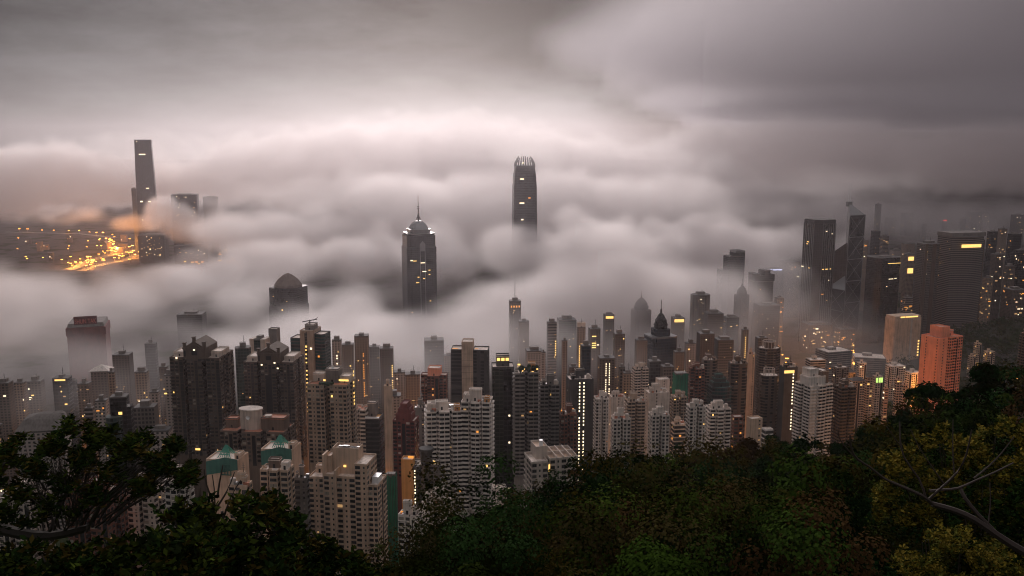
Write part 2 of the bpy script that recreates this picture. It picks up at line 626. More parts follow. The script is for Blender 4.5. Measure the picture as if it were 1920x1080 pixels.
def volume(root, name, poly, z0, z1, sty, wall, roofm='roof', zdet=-1e9, parts=0, parapet=0.9, label=None, glaz=('glass', 'glass2', 'curtain')):
    """one block of a building: wall with windows, parapet and roof; returns its facade record"""
    rz = root.rotation_euler[2]
    fc = Facade(rz, root.location[0], root.location[1])
    n = len(poly)
    for i in range(n):
        p, q = poly[i], poly[(i + 1) % n]
        fc.wall(p, q, z0, z1, sty, zdet, parts > 0)
    # parapet: inner faces, coping and the roof deck
    ctr = (sum(p[0] for p in poly) / n, sum(p[1] for p in poly) / n)
    inn = []
    for p in poly:
        d = Vector((ctr[0] - p[0], ctr[1] - p[1]))
        dl = d.length
        inn.append((p[0] + d.x / dl * 0.45, p[1] + d.y / dl * 0.45))
    for i in range(n):
        j = (i + 1) % n
        fc.M.poly([(*poly[i], z1), (*poly[j], z1), (*inn[j], z1), (*inn[i], z1)], 0)
        fc.M.poly([(*inn[j], z1 - parapet), (*inn[i], z1 - parapet), (*inn[i], z1), (*inn[j], z1)], 0)
    wo = fc.M.build(name, [MAT[wall]] + [MAT[g] for g in glaz] + [MAT['metal']], root)
    if label: wo['label'] = label
    rb = MB()
    rb.poly([(*p, z1 - parapet) for p in inn])
    rb.build('roof', MAT[roofm], root)
    if parts:
        c, s = math.cos(rz), math.sin(rz)

        def key(wi):
            p = wi[0]
            return math.hypot(root.location[0] + p[0] * c - p[1] * s, root.location[1] + p[0] * s + p[1] * c) - (p[2]) * 2
        cand = sorted([w for w in fc.wins if w[4]], key=key)
        for w in cand[:parts]:
            o = link('window', rnd.choice(WINME), root)
            o.location = w[0]
            o.rotation_euler = (0, 0, w[1])
            o.scale = (w[2], 1, w[3])
        rest = MB()
        for w in cand[parts:]:
            ca, sa = math.cos(w[1]), math.sin(w[1])
            h = w[2] / 2

            def Q(s_, z_, o_=0.0):
                return (w[0][0] + ca * s_ + sa * o_, w[0][1] + sa * s_ - ca * o_, w[0][2] + z_)
            rest.poly([Q(-h, 0), Q(h, 0), Q(h, w[3]), Q(-h, w[3])], 0 if rnd.random() < 0.8 else 1)
            rest.poly([Q(-h - .1, -.25, .35), Q(h + .1, -.25, .35), Q(h + .1, 0, .35), Q(-h - .1, 0, .35)], 2)
            rest.poly([Q(-h - .1, 0, .35), Q(h + .1, 0, .35), Q(h + .1, 0, 0), Q(-h - .1, 0, 0)], 2)
        if rest.f:
            tag(rest.build('windows', [MAT['glass'], MAT['glass2'], MAT[wall]], root), kind='stuff')
    return fc


def light_windows(root, fc, n, kinds='yywo', size=None, zmin=None):
    if not fc.wins or n == 0:
        return
    c = [w for w in fc.wins if zmin is None or w[0][2] > zmin]
    if not c:
        return
    for w in rnd.sample(c, min(n, len(c))):
        k = {'y': 'lit_y', 'w': 'lit_w', 'o': 'lit_o', 'g': 'lit_g'}[rnd.choice(kinds)]
        if rnd.random() < .5: k = 'lit_d'
        o = link('lit_window', LITME[k], root)
        o.location = w[0]
        o.rotation_euler = (0, 0, w[1])
        o.scale = (w[2] if size is None else min(w[2], size * rnd.uniform(.5, 1.2)), 1, w[3] * rnd.uniform(.6, 1))


def lit_col(root, x, y, z0, z1, step, w, h, k='lit_y', ang=0.0, name='stair_light'):
    """a stair shaft: one lit window above the other"""
    z = z0
    while z < z1:
        if rnd.random() < 0.9:
            o = link(name, LITME[k], root)
            o.location = (x, y, z)
            o.rotation_euler = (0, 0, ang)
            o.scale = (w, 1, h)
        z += step


def roof_house(root, x0, x1, y0, y1, z0, h, wall, name='roof_house', roofm='roof'):
    M = MB()
    M.box(x0, x1, y0, y1, z0 - 0.9, z0 + h, 0)
    M.box(x0 - 0.2, x1 + 0.2, y0 - 0.2, y1 + 0.2, z0 + h, z0 + h + 0.35, 1)
    zt = z0 + h + 0.35
    for (a, b, c, d) in ((x0, x1, y0, y0 + .25), (x0, x1, y1 - .25, y1), (x0, x0 + .25, y0 + .25, y1 - .25), (x1 - .25, x1, y0 + .25, y1 - .25)):
        M.box(a, b, c, d, zt, zt + 0.8, 0)
    xm = (x0 + x1) / 2
    M.poly([(xm - 0.6, y0 - 0.03, z0 - 0.9), (xm + 0.6, y0 - 0.03, z0 - 0.9), (xm + 0.6, y0 - 0.03, z0 + 1.3), (xm - 0.6, y0 - 0.03, z0 + 1.3)], 2)
    return M.build(name, [MAT[wall], MAT[roofm], MAT['glass']], root)


def water_tank(root, x, y, z, r=1.6, h=2.6):
    M = MB()
    M.loft([ring(r, 12, z - 0.9), ring(r, 12, z + h), ring(r * 0.5, 12, z + h + 0.5)])
    return M.build('water_tank', MAT['pale'], root)


def antenna(root, x, y, z, h, r=0.18, mat='darkmetal'):
    M = MB()
    M.tube([(x, y, z - 1), (x, y, z + h)], [r, r * 0.5], 5)
    for k in range(3):
        q = z + h * (0.5 + 0.15 * k)
        M.box(x - 1.0 + 0.2 * k, x + 1.0 - 0.2 * k, y - 0.05, y + 0.05, q, q + 0.12, 0, True)
    return M.build('antenna', MAT[mat], root)


def dish(root, x, y, z, r=1.4):
    M = MB()
    n = 12
    rings = []
    for k in range(5):
        q = k / 4 * 1.15
        rr = r * math.sin(q)
        rings.append([(x + rr * math.cos(2 * math.pi * i / n), y - r * (1 - math.cos(q)) * 0.8 + 0.3, z + r + rr * math.sin(2 * math.pi * i / n)) for i in range(n)])
    M.loft(rings, 0, False)
    M.tube([(x, y + 0.3, z - 1), (x, y + 0.3, z + r)], 0.12, 5)
    return M.build('satellite_dish', MAT['whitemetal'], root)


def roof_clutter(root, w, d, z, wall, rich=1):
    """machine rooms, tanks and masts on the roof"""
    a = rnd.uniform(0.28, 0.42) * w
    b = rnd.uniform(0.3, 0.45) * d
    ox = rnd.uniform(-0.12, 0.12) * w
    h = rnd.uniform(3.5, 6.5)
    roof_house(root, ox - a / 2, ox + a / 2, -b / 2, b / 2, z, h, wall)
    if rich > 0:
        s = rnd.choice((-1, 1))
        c = rnd.uniform(0.12, 0.2) * w
        roof_house(root, s * 0.3 * w - c / 2, s * 0.3 * w + c / 2, -0.3 * d, 0.05 * d, z, rnd.uniform(2.2, 3.4), wall, 'stair_head')
        if rich > 1:
            water_tank_at(root, -s * 0.33 * w, -0.2 * d, z)
        if rnd.random() < 0.6:
            antenna(root, ox + a * 0.3, 0, z + h, rnd.uniform(4, 8))
        M = MB()
        for k in range(rnd.randint(7, 12)):
            x, y = rnd.uniform(-.42, .36) * w, rnd.uniform(-.42, .3) * d
            if abs(x - ox) < a / 2 + .5 and abs(y) < b / 2 + .5: continue
            M.box(x, x + rnd.uniform(.8, 3), y, y + rnd.uniform(.8, 2.4), z - .9, z + rnd.uniform(-.3, 1.6), rnd.randrange(4), True)
        for k in range(2):
            x, y = rnd.uniform(-.4, .3) * w, rnd.uniform(-.35, .3) * d
            M.tube([(x, y, z - .3), (x + rnd.uniform(2, 5), y, z - .3)], .22, 5, 1)
        M.build('roof_equipment', [MAT['pale'], MAT['metal'], MAT['white'], MAT['terracotta']], root)


def water_tank_at(root, x, y, z):
    o = water_tank(root, 0, 0, 0)
    o.location = (x, y, z)
    return o


BLD = {}


def place(xL, xR, yT, Y, rot=0.0, ratio=0.8, base=None):
    """size and place of a block whose outline spans xL..xR and reaches up to yT in the photograph at distance Y"""
    L, T = at(xL, yT, Y), at(xR, yT, Y)
    phi = math.atan2((L.x + T.x) / 2, Y)
    a = abs(R(rot) + phi)
    Wp = (T.x - L.x) * math.cos(phi)
    w = Wp / (math.cos(a) + ratio * math.sin(a))
    d = w * ratio
    cx = (L.x + T.x) / 2
    cyy = Y + (d * math.cos(a) + w * math.sin(a)) / 2
    # keep the centre on the same sight line
    cx = cx * (cyy / Y)
    zt = L.z
    zb = gz(cx, cyy) - 2 if base is None else base
    return cx, cyy, zb, w, d, zt - zb


def tower(label, xL, xR, yT, Y, wall='beige', sty='resi', foot='notch', rot=0.0, ratio=0.8, name='apartment_tower', cat='tower block', group=None,
          lit=2, kinds='yywo', yB=None, rich=1, roofm='roof', parts=0, clutter=True, glaz=('glass', 'glass2', 'curtain'), base=None, roofhouses=()):
    cx, cyy, zb, w, d, H = place(xL, xR, yT, Y, rot, ratio, base)
    root = empty(name, (cx, cyy, zb), R(rot))
    tag(root, label, cat, group)
    zdet = -1e9
    if yB is not None:
        zdet = at(xL, yB, Y).z - zb
    fc = volume(root, 'wall', footprint(foot, w, d), 0, H, sty, wall, roofm, zdet, parts, glaz=glaz)
    light_windows(root, fc, lit, kinds, size=1.7, zmin=max(0, H - 110 if zdet < 0 else zdet))
    for (x0, x1, y0, y1, h, wl) in roofhouses:
        roof_house(root, x0 * w, x1 * w, y0 * d, y1 * d, H, h, wl)
    if clutter:
        roof_clutter(root, w, d, H, wall, rich)
    return root, w, d, H, fc


def block(label, xL, xR, yT, Y, cw='cw_dark', foot='rect', rot=0.0, ratio=0.8, name='office_tower', cat='office tower', group=None, lit=3, kinds='yyw', clutter=1, base=None, wall='grey', lw=3.0, lh=1.8):
    """a tower clad in one curtain wall or window grid, seen from afar"""
    cx, cyy, zb, w, d, H = place(xL, xR, yT, Y, rot, ratio, base)
    root = empty(name, (cx, cyy, zb), R(rot))
    tag(root, label, cat, group)
    M = MB()
    poly = footprint(foot, w, d)
    M.prism(poly, 0, H, 0, False)
    M.build('wall', MAT[cw], root)
    rb = MB()
    rb.prism([(p[0] * 1.01, p[1] * 1.01) for p in poly], H, H + 1.2)
    rb.build('roof', MAT['darkroof'], root)
    if clutter:
        a, b = w * rnd.uniform(0.3, 0.6), d * rnd.uniform(0.3, 0.6)
        M = MB()
        M.box(-a / 2, a / 2, -b / 2, b / 2, H + 1.2, H + 1.2 + rnd.uniform(2, 5))
        M.build('plant_room', MAT[wall], root)
        if rnd.random() < 0.35:
            antenna(root, a * 0.2, 0, H + 4, rnd.uniform(5, 10), 0.3)
    for k in range(int(lit * 4)):
        kk = {'y': 'lit_y', 'w': 'lit_w', 'o': 'lit_o', 'g': 'lit_g', 'r': 'lit_r'}[rnd.choice(kinds)]
        if rnd.random() < .6 and kk in ('lit_y', 'lit_w', 'lit_o'): kk = 'lit_d'
        o = link('lit_window', LITME[kk], root)
        z = H - rnd.uniform(6, min(H * 0.8, 110))
        if rnd.random() < 0.75 or rot == 0:
            o.location = (rnd.uniform(-0.42, 0.42) * w, -d / 2 - 0.05 if foot != 'round' else -d / 2 - 0.3, z)
        else:
            sg = 1 if rot > 0 else -1
            o.location = (-sg * (w / 2 + 0.05), rnd.uniform(-0.4, 0.4) * d, z)
            o.rotation_euler = (0, 0, -sg * math.pi / 2)
        o.scale = (lw * rnd.choice((.35, .5, .6, .7, 1.3)), 1, lh * rnd.choice((.5, .6, .8, 1.0)))
    return root, w, d, H

# ------------------------------------------------------------------ ground and water
def make_ground():
    def warp(n, lo, hi, c):
        t = np.linspace(-1, 1, n)
        v = np.sinh(t * c) / math.sinh(c)
        return np.where(v < 0, -v * lo, v * hi)
    xs = warp(261, -13000, 13000, 5.4)
    ys = np.concatenate([np.linspace(-140, 0, 11)[:-1], np.linspace(0, 300, 101)[:-1], np.linspace(300, 900, 101)[:-1], np.linspace(900, 9000, 110)[:-1], np.linspace(9000, 30000, 12)])
    X, Yg = np.meshgrid(xs, ys, indexing='xy')
    Z = ground(X, Yg)
    Z = np.where(Yg < 0, CZ - 2.0, Z)
    nx, ny = len(xs), len(ys)
    co = np.stack([X, Yg, Z], -1).reshape(-1, 3)
    i = np.arange((nx - 1) * (ny - 1))
    r, c = i // (nx - 1), i % (nx - 1)
    a = r * nx + c
    f = np.stack([a, a + 1, a + nx + 1, a + nx], 1)
    me = bpy.data.meshes.new('ground')
    me.from_pydata(co.tolist(), [], f.tolist())
    m, t, b = newmat('hill_and_city_ground')
    oc = t.nodes.new('ShaderNodeTexCoord').outputs['Object']
    s = t.nodes.new('ShaderNodeSeparateXYZ')
    t.links.new(oc, s.inputs[0])
    n1 = tnoise(t, oc, 0.012, 5)
    n2 = tnoise(t, oc, 0.08, 4)
    green = mixc(t, n2, (0.008, 0.013, 0.006), (0.03, 0.04, 0.015))
    city = mixc(t, n2, (0.03, 0.028, 0.027), (0.10, 0.09, 0.085))
    M = nodes_math(t)
    hill = ramp(t, M('ADD', s.outputs[2], M('MULTIPLY', n1, 120)), 130, 200)
    fac = M('MAXIMUM', hill, ramp(t, n1, 0.52, 0.6))
    t.links.new(mixc(t, fac, city, green), b.inputs['Base Color'])
    b.inputs['Roughness'].default_value = 0.95
    b.inputs['Specular IOR Level'].default_value = 0.0
    me.materials.append(m)
    me.polygons.foreach_set('use_smooth', [True] * len(me.polygons))
    tag(link('ground', me), kind='structure')


make_ground()

M = MB()      # the harbour, a sheet above the flat sea bed of the ground
M.poly([(-4200, 1950, 4.6), (300, 1950, 4.6), (900, 2300, 4.6), (1500, 2700, 4.6), (1500, 3150, 4.6), (-700, 3150, 4.6), (-1250, 3050, 4.6), (-4200, 2700, 4.6)])
m_, t_, b_ = newmat('harbour_water')
b_.inputs['Base Color'].default_value = (0.012, 0.035, 0.034, 1)
b_.inputs['Roughness'].default_value = 0.7
b_.inputs['Specular IOR Level'].default_value = 0.04
nn = t_.nodes.new('ShaderNodeTexNoise')
nn.inputs['Scale'].default_value = 0.15
t_.links.new(t_.nodes.new('ShaderNodeTexCoord').outputs['Object'], nn.inputs[0])
bp = t_.nodes.new('ShaderNodeBump')
bp.inputs['Strength'].default_value = 0.3
t_.links.new(nn.outputs[0], bp.inputs['Height'])
t_.links.new(bp.outputs[0], b_.inputs['Normal'])
tag(M.build('harbour_water', m_), kind='structure')

# ------------------------------------------------------------------ the great towers standing out of the fog
def hero(label, name, px, Y, base=None, rot=0.0, cat='skyscraper'):
    p = at(px, 500, Y)
    zb = gz(p.x, Y) - 1 if base is None else base
    root = empty(name, (p.x, Y, zb), R(rot))
    tag(root, label, cat)
    return root, (lambda py: at(px, py, Y).z - zb), Y / F


def sq(hx, hy, c, z):
    """square ring with chamfered (re-entrant) corners"""
    return [(-hx + c, -hy, z), (hx - c, -hy, z), (hx - c, -hy + c * .6, z), (hx - c * .4, -hy + c * .6, z), (hx - c * .4, -hy + c, z), (hx, -hy + c, z), (hx, hy - c, z), (hx - c, hy, z), (-hx + c, hy, z), (-hx, hy - c, z), (-hx, -hy + c, z), (-hx + c * .4, -hy + c, z), (-hx + c * .4, -hy + c * .6, z), (-hx + c, -hy + c * .6, z)]


# tallest, tapering tower far across the water
root, zy, s = hero('tallest tapering glass tower standing alone far off above the orange lit roads', 'skyscraper', 284, 3570, rot=17)
top = zy(262)
M = MB()
M.loft([sq(39, 36, 8, 0), sq(37, 34, 8, top * .35), sq(34, 32, 7.5, top * .75), sq(31, 30, 7, top - 14)], 0, False)
M.build('wall', MAT['cw_grey'], root)
M = MB()
for hx0, hx1, hy in ((-31, -22, 30), (-20, 22, 30), (22, 31, 30)):
    M.box(hx0 + .3, hx1 - .3, -hy - .6, -hy + 1, top - 14.5, top, 0, True)
    M.box(hx0 + .3, hx1 - .3, hy - 1, hy + .6, top - 14.5, top, 0, True)
M.box(-31.6, -30, -23, 23, top - 14.5, top, 0, True)
M.box(30, 31.6, -23, 23, top - 14.5, top, 0, True)
M.build('parapet_screen', MAT['cw_grey'], root)
M = MB()
M.prism([(-29, -28), (29, -28), (29, 28), (-29, 28)], top - 14.4, top - 13)
M.build('roof', MAT['darkroof'], root)
for (x, py, ww, hh, k) in ((-14, 266, 20, 3, 'lit_w'), (-4, 290, 24, 3.5, 'lit_w'), (2, 327, 12, 3, 'lit_w'), (8, 353, 12, 3, 'lit_w'), (-18, 378, 9, 5, 'lit_w'), (12, 378, 9, 4, 'lit_w'), (-18, 412, 6, 5, 'lit_w')):
    o = link('lit_window', LITME[k], root)
    z = zy(py)
    o.location = (x, -(36 - 6 * z / top) - .3, z)
    o.scale = (ww, 1, hh)

# the domed, stepped tower whose crown melts into the cloud
root, zy, s = hero('rounded steel grey tower with curved claw crown rising from the middle of the fog', 'skyscraper', 983, 2245, rot=6)
M = MB()
prof = [(0, 30.5), (zy(400), 30.2), (zy(398), 29.5), (zy(348), 29), (zy(346), 28.2), (zy(326), 27), (zy(324), 25.8), (zy(310), 24)]
M.loft([sq(r, r, r * .24, z) for z, r in prof], 0, True)
M.build('wall', MAT['cw_grey'], root)
M = MB()
zt, z1 = zy(293), zy(310)
for side in range(4):
    for k in range(7):
        f = (k - 3) / 3
        x = f * 19
        hgt = (zt - z1) * (1 - 0.35 * f * f)
        pts = [(x, -24 + 0 * j, z1 - 2) if j == 0 else (x * (1 - .18 * j / 4), -24 + 9 * (j / 4) ** 2, z1 + hgt * j / 4) for j in range(5)]
        c, q = math.cos(side * math.pi / 2), math.sin(side * math.pi / 2)
        M.tube([(p[0] * c - p[1] * q, p[0] * q + p[1] * c, p[2]) for p in pts], [1.7, 1.6, 1.5, 1.3, .8], 5)
M.build('crown', MAT['cw_grey'], root)
for (x, py, ww, k) in ((-10, 380.5, 12, 'lit_w'), (-10, 336, 10, 'lit_w'), (9, 371, 6, 'lit_o'), (-8, 306, 4, 'lit_w'), (-9, 411, 6, 'lit_w')):
    o = link('lit_window', LITME[k], root)
    o.location = (x, -30.6, zy(py))
    o.scale = (ww, 1, 3)

# the dark stepped tower with the long mast
root, zy, s = hero('dark steel tower with stepped pyramid top and long mast in front of the fog', 'skyscraper', 786, 1858, rot=20)
hw = 29 * s
M = MB()
oc = lambda r, z: ring(r, 8, z, math.pi / 8)
k8 = 1 / math.cos(math.pi / 8)
M.loft([sq(hw * .98, hw * .98, hw * .26, 0), sq(hw * .98, hw * .98, hw * .26, zy(462)), sq(hw * .93, hw * .93, hw * .26, zy(460)), sq(hw * .93, hw * .93, hw * .26, zy(440)), sq(hw * .86, hw * .86, hw * .24, zy(438)), sq(hw * .82, hw * .82, hw * .24, zy(436))], 0, True)
M.build('wall', MAT['cw_centre'], root)
M = MB()
M.loft([sq(hw * .66, hw * .66, hw * .2, zy(436)), sq(hw * .66, hw * .66, hw * .2, zy(430)), sq(hw * .58, hw * .58, hw * .2, zy(428)), sq(hw * .40, hw * .40, hw * .12, zy(419)), sq(hw * .2, hw * .2, hw * .06, zy(414))], 0, True)
for z0 in (zy(437), zy(430)):
    r_ = hw * (.9 if z0 < zy(433) else .70)
    M.loft([sq(r_, r_, r_ * .24, z0), sq(r_, r_, r_ * .24, z0 + 1.6)], 0, True)
M.build('stepped_roof', MAT['metal'], root)
M = MB()
M.tube([(0, 0, zy(416)), (0, 0, zy(400)), (0, 0, zy(390))], [2.4, 1.5, 1.2], 6)
M.tube([(0, 0, zy(390)), (0, 0, zy(366))], [.9, .5], 6)
for py, r_ in ((404, 2.4), (399, 1.6), (391, 3.0), (388, 2.6)):
    M.loft([ring(r_, 8, zy(py)), ring(r_, 8, zy(py) + 2.2)], 0, True)
for q in range(6):
    a = q * math.pi / 3
    M.tube([(hw * .2 * math.cos(a), hw * .2 * math.sin(a), zy(414)), (1.5 * math.cos(a), 1.5 * math.sin(a), zy(405))], .5, 4)
M.build('mast', MAT['darkmetal'], root)
M = MB()      # the pale gabled window bay down the front
M.poly([(-6, -hw * .98 - .4, zy(468)), (6, -hw * .98 - .4, zy(468)), (6, -hw * .98 - .4, zy(455)), (0, -hw * .98 - .4, zy(449)), (-6, -hw * .98 - .4, zy(455))])
M.box(-6, -4.6, -hw * .98 - .5, -hw * .98 + .1, zy(600), zy(468))
M.box(4.6, 6, -hw * .98 - .5, -hw * .98 + .1, zy(600), zy(468))
M.build('window_bay', MAT['metal'], root)
for (x, py, ww) in ((0, 490, 14), (-17, 486, 10), (3, 506, 12), (-12, 526, 10), (14, 504, 6), (14, 512, 5), (-24, 485, 8), (2, 519, 6), (15, 561, 5), (-25, 580, 4), (-10, 516, 6)):
    o = link('lit_window', LITME[rnd.choice(['lit_y', 'lit_w'])], root)
    o.location = (x, -hw * .98 - .5, zy(py))
    o.scale = (ww * .7, 1, 1.6)

# the short dark tower with a glazed pyramid roof
root, zy, s = hero('squat dark tower with brown glazed pyramid roof half drowned in fog', 'skyscraper', 539, 1744, rot=-16)
hw = 28 * s
M = MB()
M.loft([sq(hw * 1.04, hw * 1.04, hw * .2, 0), sq(hw * 1.04, hw * 1.04, hw * .2, zy(572)), sq(hw, hw, hw * .2, zy(570)), sq(hw, hw, hw * .2, zy(537))], 0, True)
for k in range(4):
    M.box(-hw * .25, hw * .25, -hw - 1.2, -hw + .2, zy(566 - 3 * k), zy(566 - 3 * k) + 1.4, 0, True)
M.build('wall', MAT['cw_black'], root)
M = MB()
M.loft([ring(hw * .93, 8, zy(537), math.pi / 8), ring(hw * .93, 8, zy(533), math.pi / 8), ring(hw * .66, 8, zy(523), math.pi / 8), ring(hw * .3, 8, zy(515), math.pi / 8), ring(hw * .06, 8, zy(512), math.pi / 8)], 0, True)
M.build('pyramid_roof', MAT['brown'], root)
for (x, py) in ((3, 577.5), (14, 560), (-16, 552)):
    o = link('lit_window', LITME['lit_y'], root)
    o.location = (x, -hw * 1.05 - .3, zy(py))
    o.scale = (3 if py > 570 else 2, 1, 3 if py > 570 else 1)

# tower with rooftop letters in the mist
root, zy, s = hero('red brown tower with a rooftop letter sign fading into mist', 'office_tower', 157, 1560, rot=18, cat='office tower')
hw = 33 * s
M = MB()
M.loft([ring(hw * 1.41, 4, 0, math.pi / 4), ring(hw * 1.41, 4, zy(622), math.pi / 4)], 0, False)
M.loft([ring(hw * 1.47, 4, zy(622), math.pi / 4), ring(hw * 1.47, 4, zy(608), math.pi / 4)], 0, True)
M.build('wall', MAT['red'], root)
M = MB()
M.loft([ring(hw * 1.35, 4, zy(607), math.pi / 4), ring(hw * 1.30, 4, zy(600), math.pi / 4)], 0, True)
M.build('roof', MAT['grey'], root)
sg = MB()
sg.box(-19, 19, -hw * .9 - 1, -hw * .9, zy(603), zy(587.5), 0, True)
sign = sg.build('sign_board', MAT['signboard'], root)
fc_ = bpy.data.curves.new('sign_letters', 'FONT')
fc_.body = 'SHUN TAK'
fc_.size = 9.2
fc_.align_x = 'CENTER'
fc_.extrude = 0.3
fo = bpy.data.objects.new('tmp_letters', fc_)
COL.objects.link(fo)
dg = bpy.context.evaluated_depsgraph_get()
lme = bpy.data.meshes.new_from_object(fo.evaluated_get(dg))
bpy.data.objects.remove(fo)
lme.materials.clear()
lme.materials.append(MAT['redsign'])
lo = link('sign_letters', lme, sign)
lo.location = (0, -hw * .9 - 1.4, zy(602) + 1.5)
lo.scale = (0.78, 1.25, 1)
lo.rotation_euler = (math.pi / 2, 0, 0)

# ---- the eastern group
root, zy, s = hero('broad dark glass tower with flat top and lit mid floor beside the braced tower', 'skyscraper', 1533, 1980, rot=22)
hw = 25.5 * s
M = MB()
M.loft([[(p[0], p[1], z) for p in footprint('chamfer', 2 * hw, 2 * hw)] for z in (0, zy(418))], 0, True)
M.loft([[(p[0] * .97, p[1] * .97, z) for p in footprint('chamfer', 2 * hw, 2 * hw)] for z in (zy(418), zy(411))], 0, True)
M.build('wall', MAT['cw_dark'], root)
M = MB()
for i in range(7):
    x = -hw * .54 + hw * 1.08 * i / 6
    M.box(x - .5, x + .5, -hw - .5, -hw + .1, 0, zy(418))
    M.box(-hw - .5, -hw + .1, x - .5, x + .5, 0, zy(418))
M.build('mullions', MAT['metal'], root)
M = MB()
M.prism([(p[0] * .9, p[1] * .9) for p in footprint('chamfer', 2 * hw, 2 * hw)], zy(411), zy(411) + .8)
M.build('roof', MAT['darkroof'], root)
for (f, x, py, ww, k) in ((0, -12, 502, 7, 'lit_y'), (0, -2, 502, 9, 'lit_y'), (0, 9, 502, 5, 'lit_y'), (1, 14, 500, 10, 'lit_w'), (1, -8, 501, 6, 'lit_y'), (1, 0, 453, 9, 'lit_y'), (0, -8, 432, 6, 'lit_w'), (0, 8, 437, 3, 'lit_w'),
                      (0, -10, 548, 9, 'lit_o'), (0, 6, 523, 3, 'lit_w'), (1, 2, 457, 7, 'lit_y'), (0, 4, 560, 3, 'lit_y')):
    o = link('lit_window', LITME[k], root)
    if f == 0:
        o.location = (x, -hw - .6, zy(py))
    else:
        o.location = (-hw - .6, x, zy(py))
        o.rotation_euler = (0, 0, -math.pi / 2)
    o.scale = (ww * .7, 1, 1.8)

# the braced prism tower: four triangular shafts stopping at different heights
root, zy, s = hero('faceted tower with diagonal white bracing and twin masts on its slanting top', 'skyscraper', 1585, 2056, rot=28)
h = 20.5 * s
zA, zB, zC = zy(402), zy(402), zy(545)
M = MB()
C0 = (0, 0)
q4 = [(-h, -h), (h, -h), (h, h), (-h, h)]
# quadrants: front, right, back, left, each a triangular shaft with a sloping glass roof
tops = [(zy(402), zy(380)), (zy(402), zy(380)), (zy(478), zy(455)), (zy(540), zy(517))]
for i in range(4):
    a, b = q4[i], q4[(i + 1) % 4]
    zo, zi = tops[i]
    M.poly([(*a, 0), (*b, 0), (*b, zo), (*a, zo)])
    M.poly([(*a, zo), (*b, zo), (0, 0, zi)], 1)
    M.poly([(*b, 0), (0, 0, 0), (0, 0, zi), (*b, zo)])
    M.poly([(0, 0, 0), (*a, 0), (*a, zo), (0, 0, zi)])
M.build('wall', [MAT['cw_boc'], MAT['metal']], root)
M = MB()
for i in range(4):
    a, b = Vector((*q4[i], 0)), Vector((*q4[(i + 1) % 4], 0))
    zo = tops[i][0]
    n = (b - a).cross(Vector((0, 0, 1))).normalized() * .9
    st = 2 * h
    M.tube([a + n + Vector((0, 0, 0)), a + n + Vector((0, 0, zo))], .9, 4)
    z = zo
    while z - st > 10:
        for (p, q) in ((a, b), (b, a)):
            M.tube([p + n + Vector((0, 0, z)), q + n + Vector((0, 0, z - st))], .65, 4)
        M.tube([a + n + Vector((0, 0, z)), b + n + Vector((0, 0, z))], .7, 4)
        z -= st
M.build('bracing', plain('bracing_steel', (0.16, 0.165, 0.17), 0.5), root)
for x in (-3.4, 3.4):
    M = MB()
    M.tube([(x, 0, zy(384)), (x, 0, zy(362)), (x, 0, zy(343))], [1.1, .8, .4], 6)
    for py in (372, 362, 353):
        M.box(x - 1.6, x + 1.6, -.3, .3, zy(py), zy(py) + .5, 0, True)
    M.build('mast', MAT['whitemetal'], root)
M = MB()
M.box(-6, 6, -4, 4, zy(387), zy(378), 0)
M.build('plant_room', MAT['metal'], root)

# black slab
root, w, d, H = block('windowless looking black office tower with a thin lit line near its roof', 1618, 1696, 486, 1850, 'cw_black', 'chamfer', 18, .7, lit=0, clutter=1)
for (x, z, ww) in ((8, H - 12, 34), (2, H - 46, 12), (-8, H - 62, 3), (14, H - 45, 6)):
    o = link('lit_window', LITME['lit_y' if z > H - 20 else 'lit_w'], root)
    o.location = (x, -d / 2 - .2, z)
    o.scale = (ww, 1, 1.2)
# banded tower with concave front
root, w, d, H = block('wide banded office tower with a bright yellow lit strip under its roof', 1757, 1846, 446, 1850, 'gr_band', 'wave', 14, .55, lit=12, lw=3, lh=1.2, clutter=0)
o = link('lit_strip', LITME['lit_y'], root)
o.location = (0, -d / 2 - d * .24, H - 22)
o.scale = (w * .62, 1, 7)
M = MB()
M.box(-w / 2 - 2, w / 2 + 4, -d / 2, d / 2, H + 1.2, H + 9, 0)
M.build('roof_frame', MAT['grey'], root)
M = MB()
M.box(w / 2, w / 2 + 9, -d * .35, d / 2, 0, H - 8, 0)
M.box(w / 2 + 2, w / 2 + 6, -d * .35 - .3, -d * .35, 0, H - 14, 1)
M.build('side_wing', [MAT['taupe'], MAT['glass']], root)
root, w, d, H = block('grey ribbed office tower joined beside the banded one, with pale roof edge', 1714, 1768, 459, 1880, 'gr_office', 'chamfer', 16, .8, lit=4)
M = MB()
M.box(-w * .1, w * .12, -d / 2 - 1.4, -d / 2, 0, H + 1, 0)
M.box(-w * .52, -w * .4, -d / 2 - .8, -d / 2, 0, H + 1, 0)
M.build('ribs', MAT['taupe'], root)
# slim tower with bright panels between them
root, w, d, H = block('slim office block with two bright lit panels beside the black tower', 1694, 1716, 478, 1990, 'gr_tan', 'rect', 8, .8, lit=0)
for py, hh in ((489, 9), (513, 12)):
    o = link('lit_panel', LITME['lit_y'], root)
    o.location = (0, -d / 2 - .2, at(1705, py, 1990).z - root.location.z)
    o.scale = (w * .72, 1, hh)

